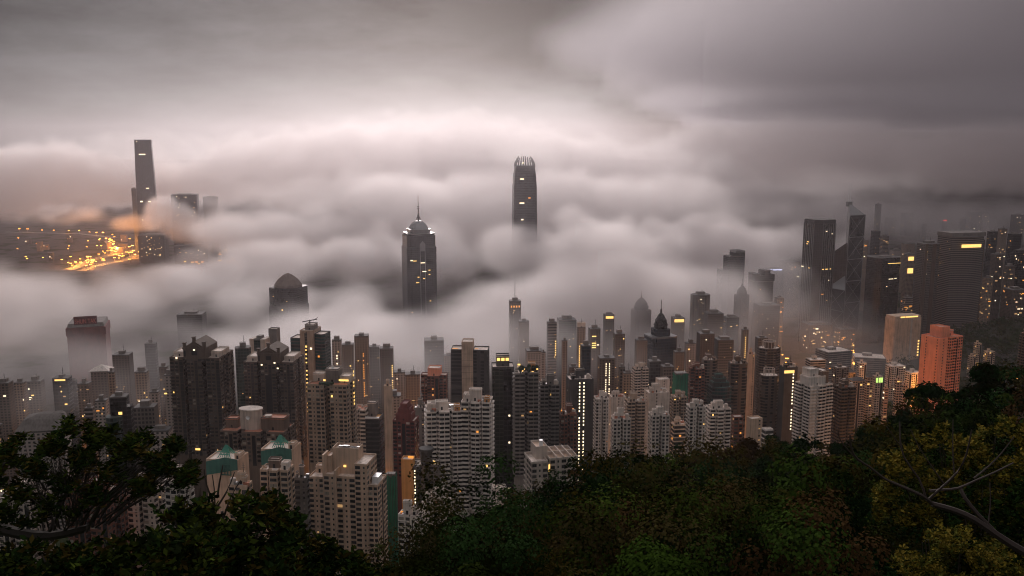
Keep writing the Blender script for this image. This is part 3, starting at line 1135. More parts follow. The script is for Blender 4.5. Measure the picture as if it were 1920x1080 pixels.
# beige government style block with gold roof line
root, w, d, H, fc = tower('pale beige fine gridded office block with glowing gold line along its roof', 1659, 1728, 600, 1450, 'sand', None, 'rect', 16, .45, 'office_tower', 'office tower', lit=0, clutter=False)
M = MB()
for i in range(18):
    x = -w / 2 + w * (i + .5) / 18
    M.box(x - w * .012, x + w * .012, -d / 2 - .5, -d / 2, 8, H - 3)
for i in range(8):
    y = -d / 2 + d * (i + .5) / 8
    M.box(-w / 2 - .5, -w / 2, y - d * .02, y + d * .02, 8, H - 3)
M.build('fins', MAT['sand'], root)
M = MB()
M.box(-w / 2 + .6, w / 2 - .6, -d / 2 + .6, d / 2 - .6, H - 1, H + 4)
M.build('roof_house', MAT['sand'], root)
for x, ww in ((-w * .2, w * .18), (w * .14, w * .46)):
    o = link('roof_light', LITME['lit_y'], root)
    o.location = (x, -d / 2 + .4, H + 1.2)
    o.scale = (ww, 1, 2.2)
lit_col(root, w / 2 - 3, -d / 2 - .7, 12, 40, 5, 3, 2.4)
M = MB()
M.box(w * .1, w * .16, -d / 2 - .9, -d / 2, 4, H)
M.build('lift_shaft', MAT['pale'], root)

# the salmon coloured tower
Y = 850
cx, cyy, zb, w, d, H = place(1724, 1811, 636, Y, 24, .62)
root = empty('apartment_tower', (cx, cyy, zb), R(24))
tag(root, 'salmon orange painted apartment tower with dark central slot', 'tower block')
fcA = volume(root, 'wing', [(-w * .5, -d * .5), (-w * .16, -d * .5), (-w * .16, d * .45), (-w * .5, d * .45)], 0, H, 'slit', 'salmon', 'terracotta')
fcB = volume(root, 'wing', [(-w * .02, -d * .38), (w * .5, -d * .38), (w * .5, d * .5), (-w * .02, d * .5)], 0, H - 1, 'resi', 'salmon', 'terracotta')
fcC = volume(root, 'core', [(-w * .16, -d * .2), (-w * .02, -d * .2), (-w * .02, d * .4), (-w * .16, d * .4)], 0, H + 3, None, 'dark')
fcD = volume(root, 'lift_tower', [(-w * .3, -d * .3), (w * .02, -d * .3), (w * .02, d * .3), (-w * .3, d * .3)], H - 0.85, H + 10, 'blank', 'salmon', 'terracotta')
light_windows(root, fcB, 3, 'o')
roof_house(root, w * .15, w * .4, 0, d * .3, H - 1, 4, 'salmon')
lit_col(root, -w * .1, -d * .2 - .3, H - 18, H - 2, 4, 1.2, 1.2, 'lit_o')

# the dark tower with upright fins on the roof
root, w, d, H = block('dark tower crowned with a row of upright fins inside the fog', 1356, 1397, 482, 2050, 'cw_grey', 'rect', 14, .8, lit=0, clutter=0)
M = MB()
M.poly([(-w / 2, -d / 2, H + 1), (w / 2, -d / 2, H + 1), (w / 2, -d / 2, H + 9), (-w * .1, -d / 2, H + 9), (-w / 2, -d / 2, H + 1.1)])
M.box(-w * .1, w / 2, -d / 2 + .2, d / 2, H + 1, H + 9)
M.build('plant_room', MAT['cw_grey'], root)
for i in range(6):
    M = MB()
    x = -w * .08 + w * .56 * i / 5
    M.box(x - .7, x + .7, -d / 2, d / 2, H + 9, H + 14)
    M.build('roof_fin', MAT['metal'], root)
M = MB()
M.box(-w / 2 - 15, -w / 2, -d * .4, d / 2, 0, H - 32)
M.build('side_wing', MAT['cw_grey'], root)

# gothic topped dark tower
root, w, d, H = block('near black tower with stepped jagged roofline and small crane arm at the fog edge', 1399, 1454, 530, 1700, 'cw_dark', 'chamfer', 12, .8, lit=3, clutter=0)
M = MB()
for (x0, x1, hh) in ((-.46, -.2, 16), (-.2, .02, 12), (.02, .28, 22), (.36, .5, 14)):
    M.box(x0 * w, x1 * w, -d * .4, d * .4, H + 1, H + hh)
M.build('crown', MAT['cw_dark'], root)
M = MB()
M.tube([(w * .4, 0, H + 12), (w * .4, 0, H + 21)], .7, 4)
M.tube([(w * .34, 0, H + 20), (w * .56, 0, H + 21)], .7, 4)
M.build('crane_arm', MAT['darkmetal'], root)


def spire_tower(label, px, Y, half_px, y_body, y_dome, y_mast, cw, domem='cw_dark', rings_=1, rot=20, wall='taupe'):
    root, zy, s = hero(label, 'office_tower', px, Y, rot=rot, cat='office tower')
    hw = half_px * s
    M = MB()
    zbdy = zy(y_body)
    M.loft([sq(hw * .86, hw * .86, hw * .2, 0), sq(hw * .86, hw * .86, hw * .2, zbdy)], 0, True)
    M.build('wall', MAT[cw], root)
    zd = zy(y_dome)
    M = MB()
    for k in range(7):
        a = k / 6
        r0 = hw * .74 * math.cos(a * math.pi / 2 * .86) ** .8
        M.v, M.f, M.m = M.v, M.f, M.m
        if k == 0: prev = ring(hw * .74, 14, zbdy)
        cur = ring(r0, 14, zbdy + (zd - zbdy) * (a * .9 + .1))
        M.loft([prev, cur], 0, k == 6)
        prev = cur
        if rings_ and k in (1, 3):
            M.loft([ring(r0 * 1.1, 14, cur[0][2] - .8), ring(r0 * 1.1, 14, cur[0][2] + .8)], 0, True)
    M.build('dome', MAT[domem], root)
    M = MB()
    zm = zy(y_mast)
    M.tube([(0, 0, zd - 2), (0, 0, zd + (zm - zd) * .3), (0, 0, zd + (zm - zd) * .35), (0, 0, zm)], [1.6, 1.3, .6, .4], 6)
    M.build('mast', MAT['darkmetal'], root)
    return root, hw, zbdy


spire_tower('misty brown tower with rounded dome and thin finial in front of the fog bank', 1204, 1500, 18, 580, 559, 545, 'gr_brown', 'cw_grey')
r_, hw_, zb_ = spire_tower('dark blue glass tower with tiered black dome and tall needle spire', 1242, 1240, 17, 615, 588, 562, 'cw_blue', 'cw_black')
M = MB()
M.loft([sq(hw_ * 1.5, hw_ * 1.35, hw_ * .3, 0), sq(hw_ * 1.5, hw_ * 1.35, hw_ * .3, zb_ - 12)], 0, True)
M.build('podium_tower', MAT['cw_blue'], r_)
M = MB()
M.loft([sq(hw_ * 1.52, hw_ * 1.37, hw_ * .3, zb_ - 12), sq(hw_ * 1.52, hw_ * 1.37, hw_ * .3, zb_ - 10)], 0, True)
M.build('roof', MAT['metal'], r_)
spire_tower('small dark spired tower half hidden by a fog tendril below the jagged tower', 1393, 1600, 13, 552, 536, 523, 'cw_dark', 'cw_dark', 0, 35)

# ------------------------------------------------------------------ the residential towers of the slope
def gable_top(root, w, d, H, wall, fc=None):
    """stepped pediment with pillars and an arch, over the middle bay"""
    M = MB()
    x0, x1 = -w * .2, w * .24
    y0 = -d / 2 - 1.3
    M.box(x0, x1, y0, d * .3, H - 1, H + 8)
    M.box(x0 - .6, x1 + .6, y0 - .5, y0 + .4, H + 7.2, H + 8.3)
    xm = (x0 + x1) / 2
    for yy in (y0 - .2, d * .3):
        pass
    M.poly([(x0, y0, H + 8.3), (x1, y0, H + 8.3), (xm, y0, H + 14)])
    M.poly([(x1, d * .3, H + 8.3), (x0, d * .3, H + 8.3), (xm, d * .3, H + 14)])
    M.poly([(x0, y0, H + 8.3), (xm, y0, H + 14), (xm, d * .3, H + 14), (x0, d * .3, H + 8.3)])
    M.poly([(x1, y0, H + 8.3), (x1, d * .3, H + 8.3), (xm, d * .3, H + 14), (xm, y0, H + 14)])
    for x, hh in ((x0 + 1, 12), (x1 - 1, 13), (xm, 17)):
        M.box(x - 1.1, x + 1.1, y0 - .2, y0 + 2, H + 6, H + hh)
        M.box(x - 1.5, x + 1.5, y0 - .6, y0 + 2.4, H + hh, H + hh + .6)
    pts = [(xm + 5 * math.cos(q), y0 - .25, H + 8.2 + 2.6 * math.sin(q)) for q in (math.pi * i / 10 for i in range(11))]
    M.tube(pts, .35, 5)
    M.build('pediment', MAT[wall], root)
    M = MB()
    M.poly([(xm - 2.4, y0 - .03, H + 2), (xm + 2.4, y0 - .03, H + 2), (xm + 2.4, y0 - .03, H + 5.6), (xm - 2.4, y0 - .03, H + 5.6)])
    M.poly([(x0 + .6, y0 - .03, H + 1), (x0 + 2, y0 - .03, H + 1), (x0 + 2, y0 - .03, H + 6), (x0 + .6, y0 - .03, H + 6)])
    M.build('pediment_window', MAT['glass'], root)


GT = 'twin brown towers with pediments'
r_, w, d, H, fc = tower('large taupe apartment tower with stepped pediment and pillars, nearest of the two pedimented towers', 317, 441, 674, 700, 'taupe', 'castle', 'notch2', -4, .7, lit=5, kinds='yyo', yB=860, group=GT, clutter=False)
gable_top(r_, w, d, H, 'taupe')
roof_house(r_, -w * .48, -w * .24, -d * .3, d * .3, H, 2.2, 'pale')
roof_house(r_, w * .28, w * .48, -d * .3, d * .3, H, 3, 'pale')
for x, z in ((.02, H + 6), (-.34, H - 1)):
    o = link('lit_window', LITME['lit_w'], r_); o.location = (x * w, -d / 2 - 1.5, z); o.scale = (1.6, 1, 1.2)
for x, z, k in ((-.02, H - 80, 'lit_y'), (.3, H - 107, 'lit_y'), (.24, H - 112, 'lit_y')):
    o = link('lit_window', LITME[k], r_); o.location = (x * w, -d / 2 - 1.6, z); o.scale = (4.2, 1, 1.8)
r_, w, d, H, fc = tower('taupe apartment tower with pediment, standing behind the round roofed block', 456, 573, 682, 760, 'taupe', 'castle', 'notch2', -4, .7, lit=5, kinds='yo', yB=880, group=GT, clutter=False)
gable_top(r_, w, d, H, 'taupe')
for x, z in ((-.12, H - 3), (.14, H - 1), (.2, H - 6)):
    o = link('lit_window', LITME['lit_w'], r_); o.location = (x * w, -d / 2 - 1.6, z); o.scale = (1.6, 1, 1.2)
M = MB()
M.box(-w * .06, w * .06, -d / 2 - 1.7, -d / 2 - 1.2, 0, H - 12)
M.build('window_slot', MAT['glass'], r_)
roof_house(r_, -w * .48, -w * .24, -d * .3, d * .3, H, 2.2, 'pale')
roof_house(r_, w * .28, w * .48, -d * .3, d * .3, H, 3, 'pale')

# glass towers behind the twins
block('slim dark teal glass tower squeezed beside the nearest pedimented tower', 440, 471, 655, 900, 'cw_teal', 'chamfer', 20, .8, 'apartment_tower', 'tower block', lit=2)
r_, w, d, H = block('teal glass tower with two pale wall slabs rising behind the pedimented towers', 469, 508, 640, 930, 'cw_teal', 'rect', -12, .8, 'apartment_tower', 'tower block', lit=2)
M = MB()
M.box(-w / 2 - .4, -w * .25, -d / 2 - 1, d / 2, 0, H + 2)
M.box(w * .22, w / 2 + .5, -d / 2 - 1, d / 2, 0, H + 2)
M.build('side_wall', MAT['pale'], r_)
tower('narrow grey lift tower with a blank front, tallest behind the second pedimented tower', 503, 525, 617, 940, 'grey', 'blank', 'rect', -10, .9, lit=0, clutter=False)
# towers with a beige core between two dark glass wings
cx, cyy, zb, w, d, H = place(541, 622, 622, 880, -10, .6)
root = empty('apartment_tower', (cx, cyy, zb), R(-10))
tag(root, 'tower with lit beige core slab between two dark glass wings and a roof crane', 'tower block')
f1 = volume(root, 'core', [(-w * .18, -d * .5), (w * .2, -d * .5), (w * .2, d * .5), (-w * .18, d * .5)], 0, H, 'slit', 'beige')
f2 = volume(root, 'glass_wing', [(-w * .5, -d * .36), (-w * .18, -d * .36), (-w * .18, d * .4), (-w * .5, d * .4)], 0, H - 9, 'strip', 'dark', glaz=('tealglass', 'glass', 'tealglass'))
f3 = volume(root, 'glass_wing', [(w * .2, -d * .3), (w * .42, -d * .42), (w * .5, -d * .3), (w * .5, d * .4), (w * .2, d * .4)], 0, H - 4, 'strip', 'dark', glaz=('tealglass', 'glass', 'tealglass'))
M = MB()
M.box(-w * .04, w * .035, -d * .5 - .25, -d * .5 + .1, 10, H - 3)
M.build('window_slot', MAT['glass'], root)
lit_col(root, -w * .01, -d * .5 - .35, H - 92, H - 20, 4.4, 1.6, 1.5)
for x, z, k in ((.0, H - 18, 'lit_y'), (.14, H - 20, 'lit_w'), (.36, H - 28, 'lit_o')):
    o = link('lit_window', LITME[k], root); o.location = (x * w, -d * .5 - .4, z); o.scale = (2, 1, 2)
roof_house(root, -w * .1, w * .16, -d * .2, d * .3, H, 4, 'grey')
M = MB()
M.tube([(0, 0, H + 3), (0, 0, H + 9)], .6, 5)
M.tube([(-w * .22, 0, H + 6.5), (w * .22, 0, H + 10)], .5, 5)
M.tube([(w * .1, 0, H + 8.5), (w * .25, 0, H + 12)], .25, 4)
M.build('roof_crane', MAT['darkmetal'], root)

# pale tower with pink roof terraces
r_, w, d, H, fc = tower('pale tower with pinkish roof terraces, roof cube and lit yellow roof edge', 575, 669, 724, 580, 'beige', 'resi2', 'notch', -8, .7, lit=4, yB=880, parts=70, clutter=False, roofm='terracotta')
roof_house(r_, -w * .12, w * .2, -d * .1, d * .35, H, 8, 'grey')
roof_house(r_, w * .24, w * .48, -d * .1, d * .4, H, 3.2, 'pale', 'stair_head')
roof_house(r_, -w * .48, -w * .2, d * .05, d * .4, H, 3.6, 'pale', 'stair_head')
dish(r_, w * .05, 0, H + 8.6, 1.3)
for x, y, z, ww in ((.34, -.12, H + .6, 7), (-.14, -.16, H + .4, 1.6)):
    o = link('roof_light', LITME['lit_y'], r_); o.location = (x * w, y * d, z); o.scale = (ww, 1, 1.3)
M = MB()
M.box(-w * .2, w * .15, -d * .5, -d * .36, H - .9, H + 1.2)
M.build('roof_garden', concrete('roof_plants', (0.02, 0.04, 0.018)), r_)
lit_col(r_, w / 2 + .5, d * .2, H - 18, H + 8, 2.6, 1.6, 1.4, 'lit_y', math.pi / 2)

# white ribbed / black glass pair in one tower
cx, cyy, zb, w, d, H = place(660, 720, 778, 620, -6, .7)
root = empty('apartment_tower', (cx, cyy, zb), R(-6))
tag(root, 'tower half ribbed pale concrete and half black glass with grey roof drum', 'tower block')
f1 = volume(root, 'ribbed_wing', [(p[0] - w * .25, p[1]) for p in footprint('notch', w * .5, d)], 0, H + 3, 'bal', 'pale', 'terracotta')
fb = volume(root, 'glass_wing', [(0, -d * .55), (w * .5, -d * .5), (w * .5, d * .4), (0, d * .4)], 0, H - 3, 'strip', 'dark', 'ochre', glaz=('glass', 'glass', 'glass2'))
M = MB()
M.box(0, w * .52, -d * .57, -d * .5, H - 3.3, H - 2)
M.build('coping', MAT['whitemetal'], root)
roof_house(root, w * .02, w * .32, -d * .15, d * .3, H - 2.5, 9, 'grey')
light_windows(root, f1, 4, 'ywy', zmin=H - 60)

tower('very slim beige slab tower with capped head beside the dark red gabled tower', 719, 736, 724, 760, 'sand', 'blank', 'rect', -4, .9, lit=0, yB=880, clutter=True, rich=0)
r_, w, d, H, fc = tower('dark red tiled tower with stepped gable top', 736, 786, 790, 640, 'red', 'bay', 'rect', -8, .8, lit=2, kinds='w', yB=900, clutter=False, glaz=('glass', 'glass2', 'pale'))
for k, (f, hh) in enumerate(((.36, 4), (.26, 8), (.15, 12))):
    roof_house(r_, -f * w, f * w, -d * .5 + .4 * k + .3, d * .4, H, hh, 'red', 'gable_step', 'red')
tower('grey tower with a dotted column of stair lights beside the dark red tower', 776, 800, 765, 700, 'grey', 'slit', 'rect', 0, .9, lit=5, kinds='w', yB=900)
r_, w, d, H, fc = tower('brown brick tower with a pink top block and lit central window column', 787, 842, 706, 840, 'rust', 'bay', 'cross', -4, .8, lit=3, kinds='o', yB=800, clutter=False)
roof_house(r_, -w * .22, w * .26, -d * .3, d * .3, H, 6, 'salmon')
lit_col(r_, 0, -d / 2 - .3, H - 50, H - 8, 6, 1.3, 1.4, 'lit_o')

# dark glass slab tower with the tall pale core
cx, cyy, zb, w, d, H = place(845, 918, 656, 800, -3, .5)
root = empty('apartment_tower', (cx, cyy, zb), R(-3))
tag(root, 'dark glass tower split by a taller plain pale concrete core', 'tower block')
f1 = volume(root, 'glass_wing', [(-w * .5, -d * .5), (-w * .2, -d * .5), (-w * .2, d * .5), (-w * .5, d * .5)], 0, H, 'strip', 'dark')
f2 = volume(root, 'glass_wing', [(w * .1, -d * .42), (w * .5, -d * .5), (w * .5, d * .5), (w * .1, d * .5)], 0, H - .4, 'pier', 'dark')
f3 = volume(root, 'core', [(-w * .2, -d * .62), (w * .1, -d * .62), (w * .1, d * .2), (-w * .2, d * .2)], 0, H + 8, 'blank', 'sand')
M = MB()
for k in range(24):
    M.box(-w * .2, w * .1, -d * .62 - .06, -d * .62, H - 4 - 6 * k, H - 3.8 - 6 * k)
M.build('panel_joints', MAT['dark'], root)
for x, ww in ((-.38, 9), (.2, 5)):
    o = link('roof_light', LITME['lit_o'], root); o.location = (x * w, -d * .42, H + .2); o.scale = (ww * .6, 1, .5)
light_windows(root, f1, 2, 'y', zmin=H - 60)

# black and olive glass tower with glowing penthouse
cx, cyy, zb, w, d, H = place(921, 964, 688, 660, 4, .9)
root = empty('apartment_tower', (cx, cyy, zb), R(4))
tag(root, 'tall black and olive glass tower with a yellow glowing glass penthouse', 'tower block')
volume(root, 'wall', footprint('rect', w, d), 0, H, None, 'dark')
M = MB()
M.box(-w * .5 - .1, 0, -d / 2 - .25, -d / 2 - .05, 0, H - 2, 0)
M.box(0, w * .5 + .1, -d / 2 - .15, -d / 2 - .05, 0, H - 2, 1)
M.build('curtain_wall', [MAT['cw_green'], MAT['cw_black']], root)
roof_house(root, -w * .3, w * .3, -d * .2, d * .3, H, 7, 'dark', 'penthouse')
for k in range(3):
    o = link('penthouse_light', LITME['lit_y'], root); o.location = (-w * .2 + k * w * .2, -d * .2 - .1, H + 3.6); o.scale = (w * .15, 1, 2.4)
for x, z, ww, k in ((.1, H - 128, 4, 'lit_y'), (.28, H - 129, 1.5, 'lit_w'), (.28, H - 62, 1.3, 'lit_w'), (.28, H - 100, 1.3, 'lit_w'), (.28, H - 40, 1.3, 'lit_w'), (.28, H - 157, 1.5, 'lit_w'), (.28, H - 162, 1.5, 'lit_w'), (-.2, H - 152, 1.5, 'lit_y')):
    o = link('lit_window', LITME[k], root); o.location = (x * w, -d / 2 - .3, z); o.scale = (ww, 1, 1.4)

# roof garden tower, with pale twin ribs
r_, w, d, H, fc = tower('grey concrete tower with balconies and a dark roof garden strung with yellow lights', 963, 1010, 700, 620, 'grey', 'bal', 'notch', 3, .8, lit=4, yB=900, clutter=False)
SHR = concrete('roof_shrubs', (0.018, 0.03, 0.014))
for k in range(14):
    gm = MB()
    x, y, h = rnd.uniform(-.45, .45) * w, rnd.uniform(-.4, .4) * d, rnd.uniform(2, 6)
    rr = rnd.uniform(1, 2)
    gm.loft([ring(rr * .3, 6, H - 1, 0, c=(x, y)), ring(rr, 6, H + h * .5, .3, c=(x, y)), ring(rr * .8, 6, H + h * .8, .7, c=(x + .4, y)), ring(.1, 6, H + h, 0, c=(x, y))], 0)
    gm.build('roof_shrub', SHR, r_)
for k in range(7):
    o = link('roof_light', LITME['lit_y'], r_); o.location = (rnd.uniform(-.4, .5) * w, rnd.uniform(-.5, 0) * d, H + rnd.uniform(.5, 6)); o.scale = (rnd.uniform(.6, 2.2), 1, rnd.uniform(.4, 1.4))
roof_house(r_, w * .1, w * .4, 0, d * .4, H, 5, 'ochre')
lit_col(r_, w * .22, -d / 2 - .3, H - 88, H - 10, 6, .9, 1.1, 'lit_w')
lit_col(r_, w * .40, -d / 2 - .3, H - 88, H - 10, 6, .9, 1.1, 'lit_w')
tower('pale grey balconied tower with teal rooftop hut next to the roof garden tower', 1010, 1049, 722, 640, 'grey', 'bal', 'notch', 4, .8, lit=3, yB=900, rich=2)
r_, w, d, H, fc = tower('low reddish block with an orange floodlit flat roof', 1047, 1082, 778, 640, 'rust', 'bay', 'notch', 6, .9, lit=2, kinds='o', yB=920, roofm='terracotta', rich=2)
for x, y in ((-.4, -.1), (0, .1), (.35, .2), (-.3, .3)):
    o = link('roof_light', LITME['lit_o'], r_); o.location = (x * w, y * d, H + 1.5); o.scale = (1.2, 1, 1.0)
r_, w, d, H, fc = tower('dark slab tower with two bright dotted stair light columns down its front', 1060, 1113, 712, 680, 'dark', 'slit', 'rect', 8, .8, lit=0, yB=900, rich=2)
for x in (-.08, .1):
    M = MB(); M.box(x * w - .8, x * w + .8, -d / 2 - .2, -d / 2, 0, H - 2); M.build('window_slot', MAT['glass'], r_)
    lit_col(r_, x * w, -d / 2 - .3, H - 120, H - 3, 2.9, 1.0, 1.4, 'lit_w')

# white paired flats in the middle foreground
for (lab, xL, xR, yT, pr) in (('white balconied apartment tower with cluttered roof, one of the pair with the taller white tower', 797, 866, 772, 60), ('taller white apartment tower with satellite dishes on its cluttered roof, at the centre foreground', 864, 925, 755, 60)):
    r_, w, d, H, fc = tower(lab, xL, xR, yT, 560, 'white', 'bal', 'notch2', 8 if xL < 850 else -6, .8, lit=5, kinds='yo', yB=960, parts=pr, rich=2)
    dish(r_, w * .25, -d * .2, H, 1.5)
    dish(r_, -w * .3, 0, H, 1.1)
    roof_house(r_, -w * .46, -w * .2, -d * .1, d * .3, H, 2.6, 'white', 'stair_head')
    roof_house(r_, w * .3, w * .46, -d * .4, -d * .1, H, 2.2, 'ochre', 'roof_hut')

# the big beige block in front
Y = 450
cx, cyy, zb, w, d, H = place(577, 728, 905, Y, -9, .42)
root = empty('apartment_block', (cx, cyy, zb), R(-9))
tag(root, 'large beige apartment block with stepped parapets and windowless roof tower, lowest in front', 'tower block')
zd = H - 62
vols = [('wing', -.5, -.27, 0, .0), ('wing', -.27, -.10, .05, 2.2), ('wing', -.10, .18, -.02, 1.0), ('wing', .18, .36, .03, 9), ('wing', .36, .5, -.03, -3)]
for nm, a, b, fo_, dz in vols:
    fcv = volume(root, nm, [(a * w + .02, -d * (.5 + fo_)), (b * w - .02, -d * (.5 + fo_)), (b * w - .02, d * .5), (a * w + .02, d * .5)], 0, H + dz, 'resi2' if a < .3 else 'bay', 'sand', 'roof', zd, parts=20)
    light_windows(root, fcv, 1 if a in (-.5, -.1) else 0, 'o', zmin=H - 40)
volume(root, 'roof_tower', [(-.28 * w, -d * .25), (-.2 * w, -d * .25), (-.2 * w, d * .3), (-.28 * w, d * .3)], H - 1, H + 11, None, 'sand')
volume(root, 'roof_tower', [(-.2 * w + .05, -d * .1), (.18 * w, -d * .1), (.18 * w, d * .4), (-.2 * w + .05, d * .4)], H - 1, H + 15, None, 'sand', parapet=1.6)
for nm, x, y0, y1, h, wd in (('fin_wall', -.27, -.55, -.1, 13, .5), ('fin_wall', -.1, -.57, -.1, 4.5, .5)):
    M = MB(); M.box(x * w - wd, x * w + wd, y0 * d, y1 * d, H - 30, H + h); M.build(nm, MAT['sand'], root)
M = MB()
for k in range(9):
    x = -.16 * w + rnd.random() * .3 * w
    y = -.02 * d + rnd.random() * .35 * d
    M.box(x, x + rnd.uniform(1, 3), y, y + rnd.uniform(.8, 2), H + 13.2, H + 13.4 + rnd.uniform(.4, 2))
M.tube([(.12 * w, .2 * d, H + 13), (.12 * w, .2 * d, H + 20)], .12, 5)
M.build('roof_equipment', MAT['metal'], root)
M = MB(); M.box(.385 * w, .475 * w, -.2 * d, .2 * d, H - 4, H - .2); M.build('white_roof_box', MAT['whitemetal'], root)
o = link('lit_window', LITME['lit_y'], root); o.location = (-.02 * w, -d * .12, H + 4); o.scale = (1.5, 1, 1.2)
roof_house(root, -.47 * w, -.36 * w, 0, d * .3, H, 2.2, 'sand', 'stair_head')

# two blocks with green scaffold screens under green pitched roof frames
def green_roof(label, xL, xR, yT, peak, Y, lit, parts):
    r_, w, d, H, fc = tower(label, xL, xR, yT, Y, 'sand', None, 'rect', -8, .75, lit=0, clutter=False)
    zt = at((xL + xR) / 2, peak, Y).z - r_.location.z
    M = MB()       # green tiled band over the upper wall
    y0 = -d / 2 - .3
    M.poly([(-w / 2, y0, H - 9.5), (w / 2, y0, H - 5.5), (w / 2, y0, H + .6), (w * .1, y0, H + 1.5), (-w / 2, y0, H - 1.5)])
    for x in (-.02, .08, .17):
        for z in (H - 9, H - 5.5):
            for (a, b, c_, e) in ((x * w, x * w + 2.2, z, z + .5), (x * w, x * w + .4, z, z + 3), (x * w + 1.9, x * w + 2.3, z, z + 3), (x * w, x * w + 2.2, z + 2.6, z + 3.1)):
                M.box(a, b, y0 - .35, y0 - .02, c_, e)
    M.build('green_tiled_band', MAT['teal'], r_)
    M = MB()
    xm = 0.02 * w
    for k in range(7):
        f = (k - 3) / 3
        M.tube([(xm + f * w * .2, -d * .35, H + .2), (xm + f * w * .03, -d * .1, zt)], .28, 4)
        M.tube([(xm + f * w * .2, d * .2, H + .2), (xm + f * w * .03, -d * .1, zt)], .28, 4)
    for q in (.25, .55, .8):
        wd = w * .2 * (1 - q * .85)
        z = H + (zt - H) * q
        M.box(xm - wd, xm + wd, -d * .35 + d * .25 * q, -d * .35 + d * .25 * q + .4, z, z + .4, 0, True)
    for sgn in (-1, 1):
        M.tube([(xm, -d * .1, H + (zt - H) * .45), (xm + sgn * w * .33, -d * .1, H + (zt - H) * .35)], .25, 4)
    M.build('green_roof_frame', plain('green_painted_steel', (0.06, 0.30, 0.22), 0.4), r_)
    roof_house(r_, w * .3, w * .48, -d * .2, d * .2, H, 1.4, 'sand', 'stair_head')
    return r_, w, d, H


green_roof('pinkish blank walled block with green roof frame, farther left beside the leafy tree', 386, 468, 866, 845, 470, 0, 0)
green_roof('pinkish blank walled block with green pitched roof frame behind the white balconied block', 489, 566, 846, 825, 460, 0, 0)
r_, w, d, H, fc = tower('small weathered balcony block with white roof cube in front of the green framed roof', 487, 552, 884, 430, 'sand', 'bay', 'notch2', -6, .6, 'apartment_block', lit=0, yB=990, parts=30, clutter=False)
roof_house(r_, w * .2, w * .45, -d * .2, d * .3, H, 2, 'white', 'white_roof_hut')
roof_house(r_, -w * .3, w * .1, d * .0, d * .4, H, 3.2, 'brown', 'stair_head')
tower('grey side block with tall windows between the weathered balcony block and the beige block', 551, 580, 898, 445, 'grey', 'resi2', 'rect', -6, .6, 'apartment_block', lit=0, yB=1000)
tower('beige low block with a white roof tank beside the first green roof', 428, 474, 912, 420, 'sand', 'bay', 'rect', -6, .7, 'apartment_block', lit=0, yB=1000, rich=2)
r_, w, d, H, fc = tower('red roofed block topped by a curved pale tank house with a satellite dish', 411, 556, 816, 560, 'brown', 'bay', 'notch2', -6, .45, 'apartment_block', lit=0, clutter=False, roofm='terracotta', yB=880)
M = MB()
cxx = (-.11 + .02) * w
M.loft([ring(w * .17, 16, H - 1, 0, (1, .7), (cxx, 0)), ring(w * .17, 16, H + 12, 0, (1, .7), (cxx, 0)), ring(w * .185, 16, H + 12.3, 0, (1, .7), (cxx, 0)), ring(w * .185, 16, H + 13.2, 0, (1, .7), (cxx, 0))], 0, True)
M.build('tank_house', MAT['pale'], r_)
dish(r_, cxx, -w * .125, H + 6.5, 1.6)
roof_house(r_, w * .1, w * .46, -d * .2, d * .3, H, 7, 'brown', 'roof_house', 'terracotta')
roof_house(r_, -w * .48, -w * .3, -d * .1, d * .3, H, 5, 'brown', 'roof_house', 'terracotta')
M = MB()
M.tube([(w * .2, -d * .1, H + 8), (w * .2, -d * .1, H + 9.2)], [2.4, 2.6], 12)
M.build('ring_tank', MAT['pale'], r_)

# white block glimpsed behind the leafy tree
tower('white block with small dark windows glimpsed behind the leafy tree', 308, 364, 905, 380, 'white', 'resi2', 'notch2', -12, .7, 'apartment_block', lit=2, yB=1010, rich=1)
tower('reddish low block seen through gaps in the leafy tree', 120, 240, 935, 400, 'rust', 'bay', 'notch', -15, .6, 'apartment_block', lit=3, yB=1040, rich=1)
tower('grey block low behind the bent tree limb', -20, 100, 945, 400, 'pale', 'bay', 'notch', -15, .6, 'apartment_block', lit=2, yB=1060, rich=1)
tower('pale block seen through the branches between the reddish block and the white block', 236, 312, 925, 420, 'pale', 'resi2', 'notch', -15, .6, 'apartment_block', lit=2, yB=1060, rich=1)

# ochre wall, grey block, netting and small houses at the foot
r_, w, d, H, fc = tower('narrow ochre walled block with a lit stair strip and glowing roof corner', 752, 778, 862, 500, 'ochre', None, 'rect', -5, .9, 'apartment_block', lit=0, clutter=False)
M = MB(); M.box(w * .5, w * .5 + 4, -d * .3, d * .3, 0, H - 5); M.build('stair_tower', MAT['dark'], r_)
lit_col(r_, w * .5 + .9, -d * .3 - .2, H - 40, H - 7, 2, .7, 1.0, 'lit_w')
o = link('roof_light', LITME['lit_o'], r_); o.location = (w * .3, -d * .3, H + .2); o.scale = (3.4, 1, 1.6)
r_, w, d, H, fc = tower('dark grey block with a round roof hut between the ochre wall and the white towers', 774, 826, 872, 520, 'grey', 'resi2', 'notch', 3, .7, 'apartment_block', lit=3, kinds='w', yB=970, clutter=False)
M = MB(); M.loft([ring(w * .22, 10, H - 1), ring(w * .22, 10, H + 7), ring(w * .3, 10, H + 7.3), ring(w * .28, 10, H + 9)], 0, True); M.build('roof_hut', MAT['dark'], r_)
for x in (.34, .42):
    o = link('lit_window', LITME['lit_y'], r_); o.location = (w * .3, -d * .5 - .4, H + (x * 8) - 2); o.scale = (1.2, 1, 1.5)


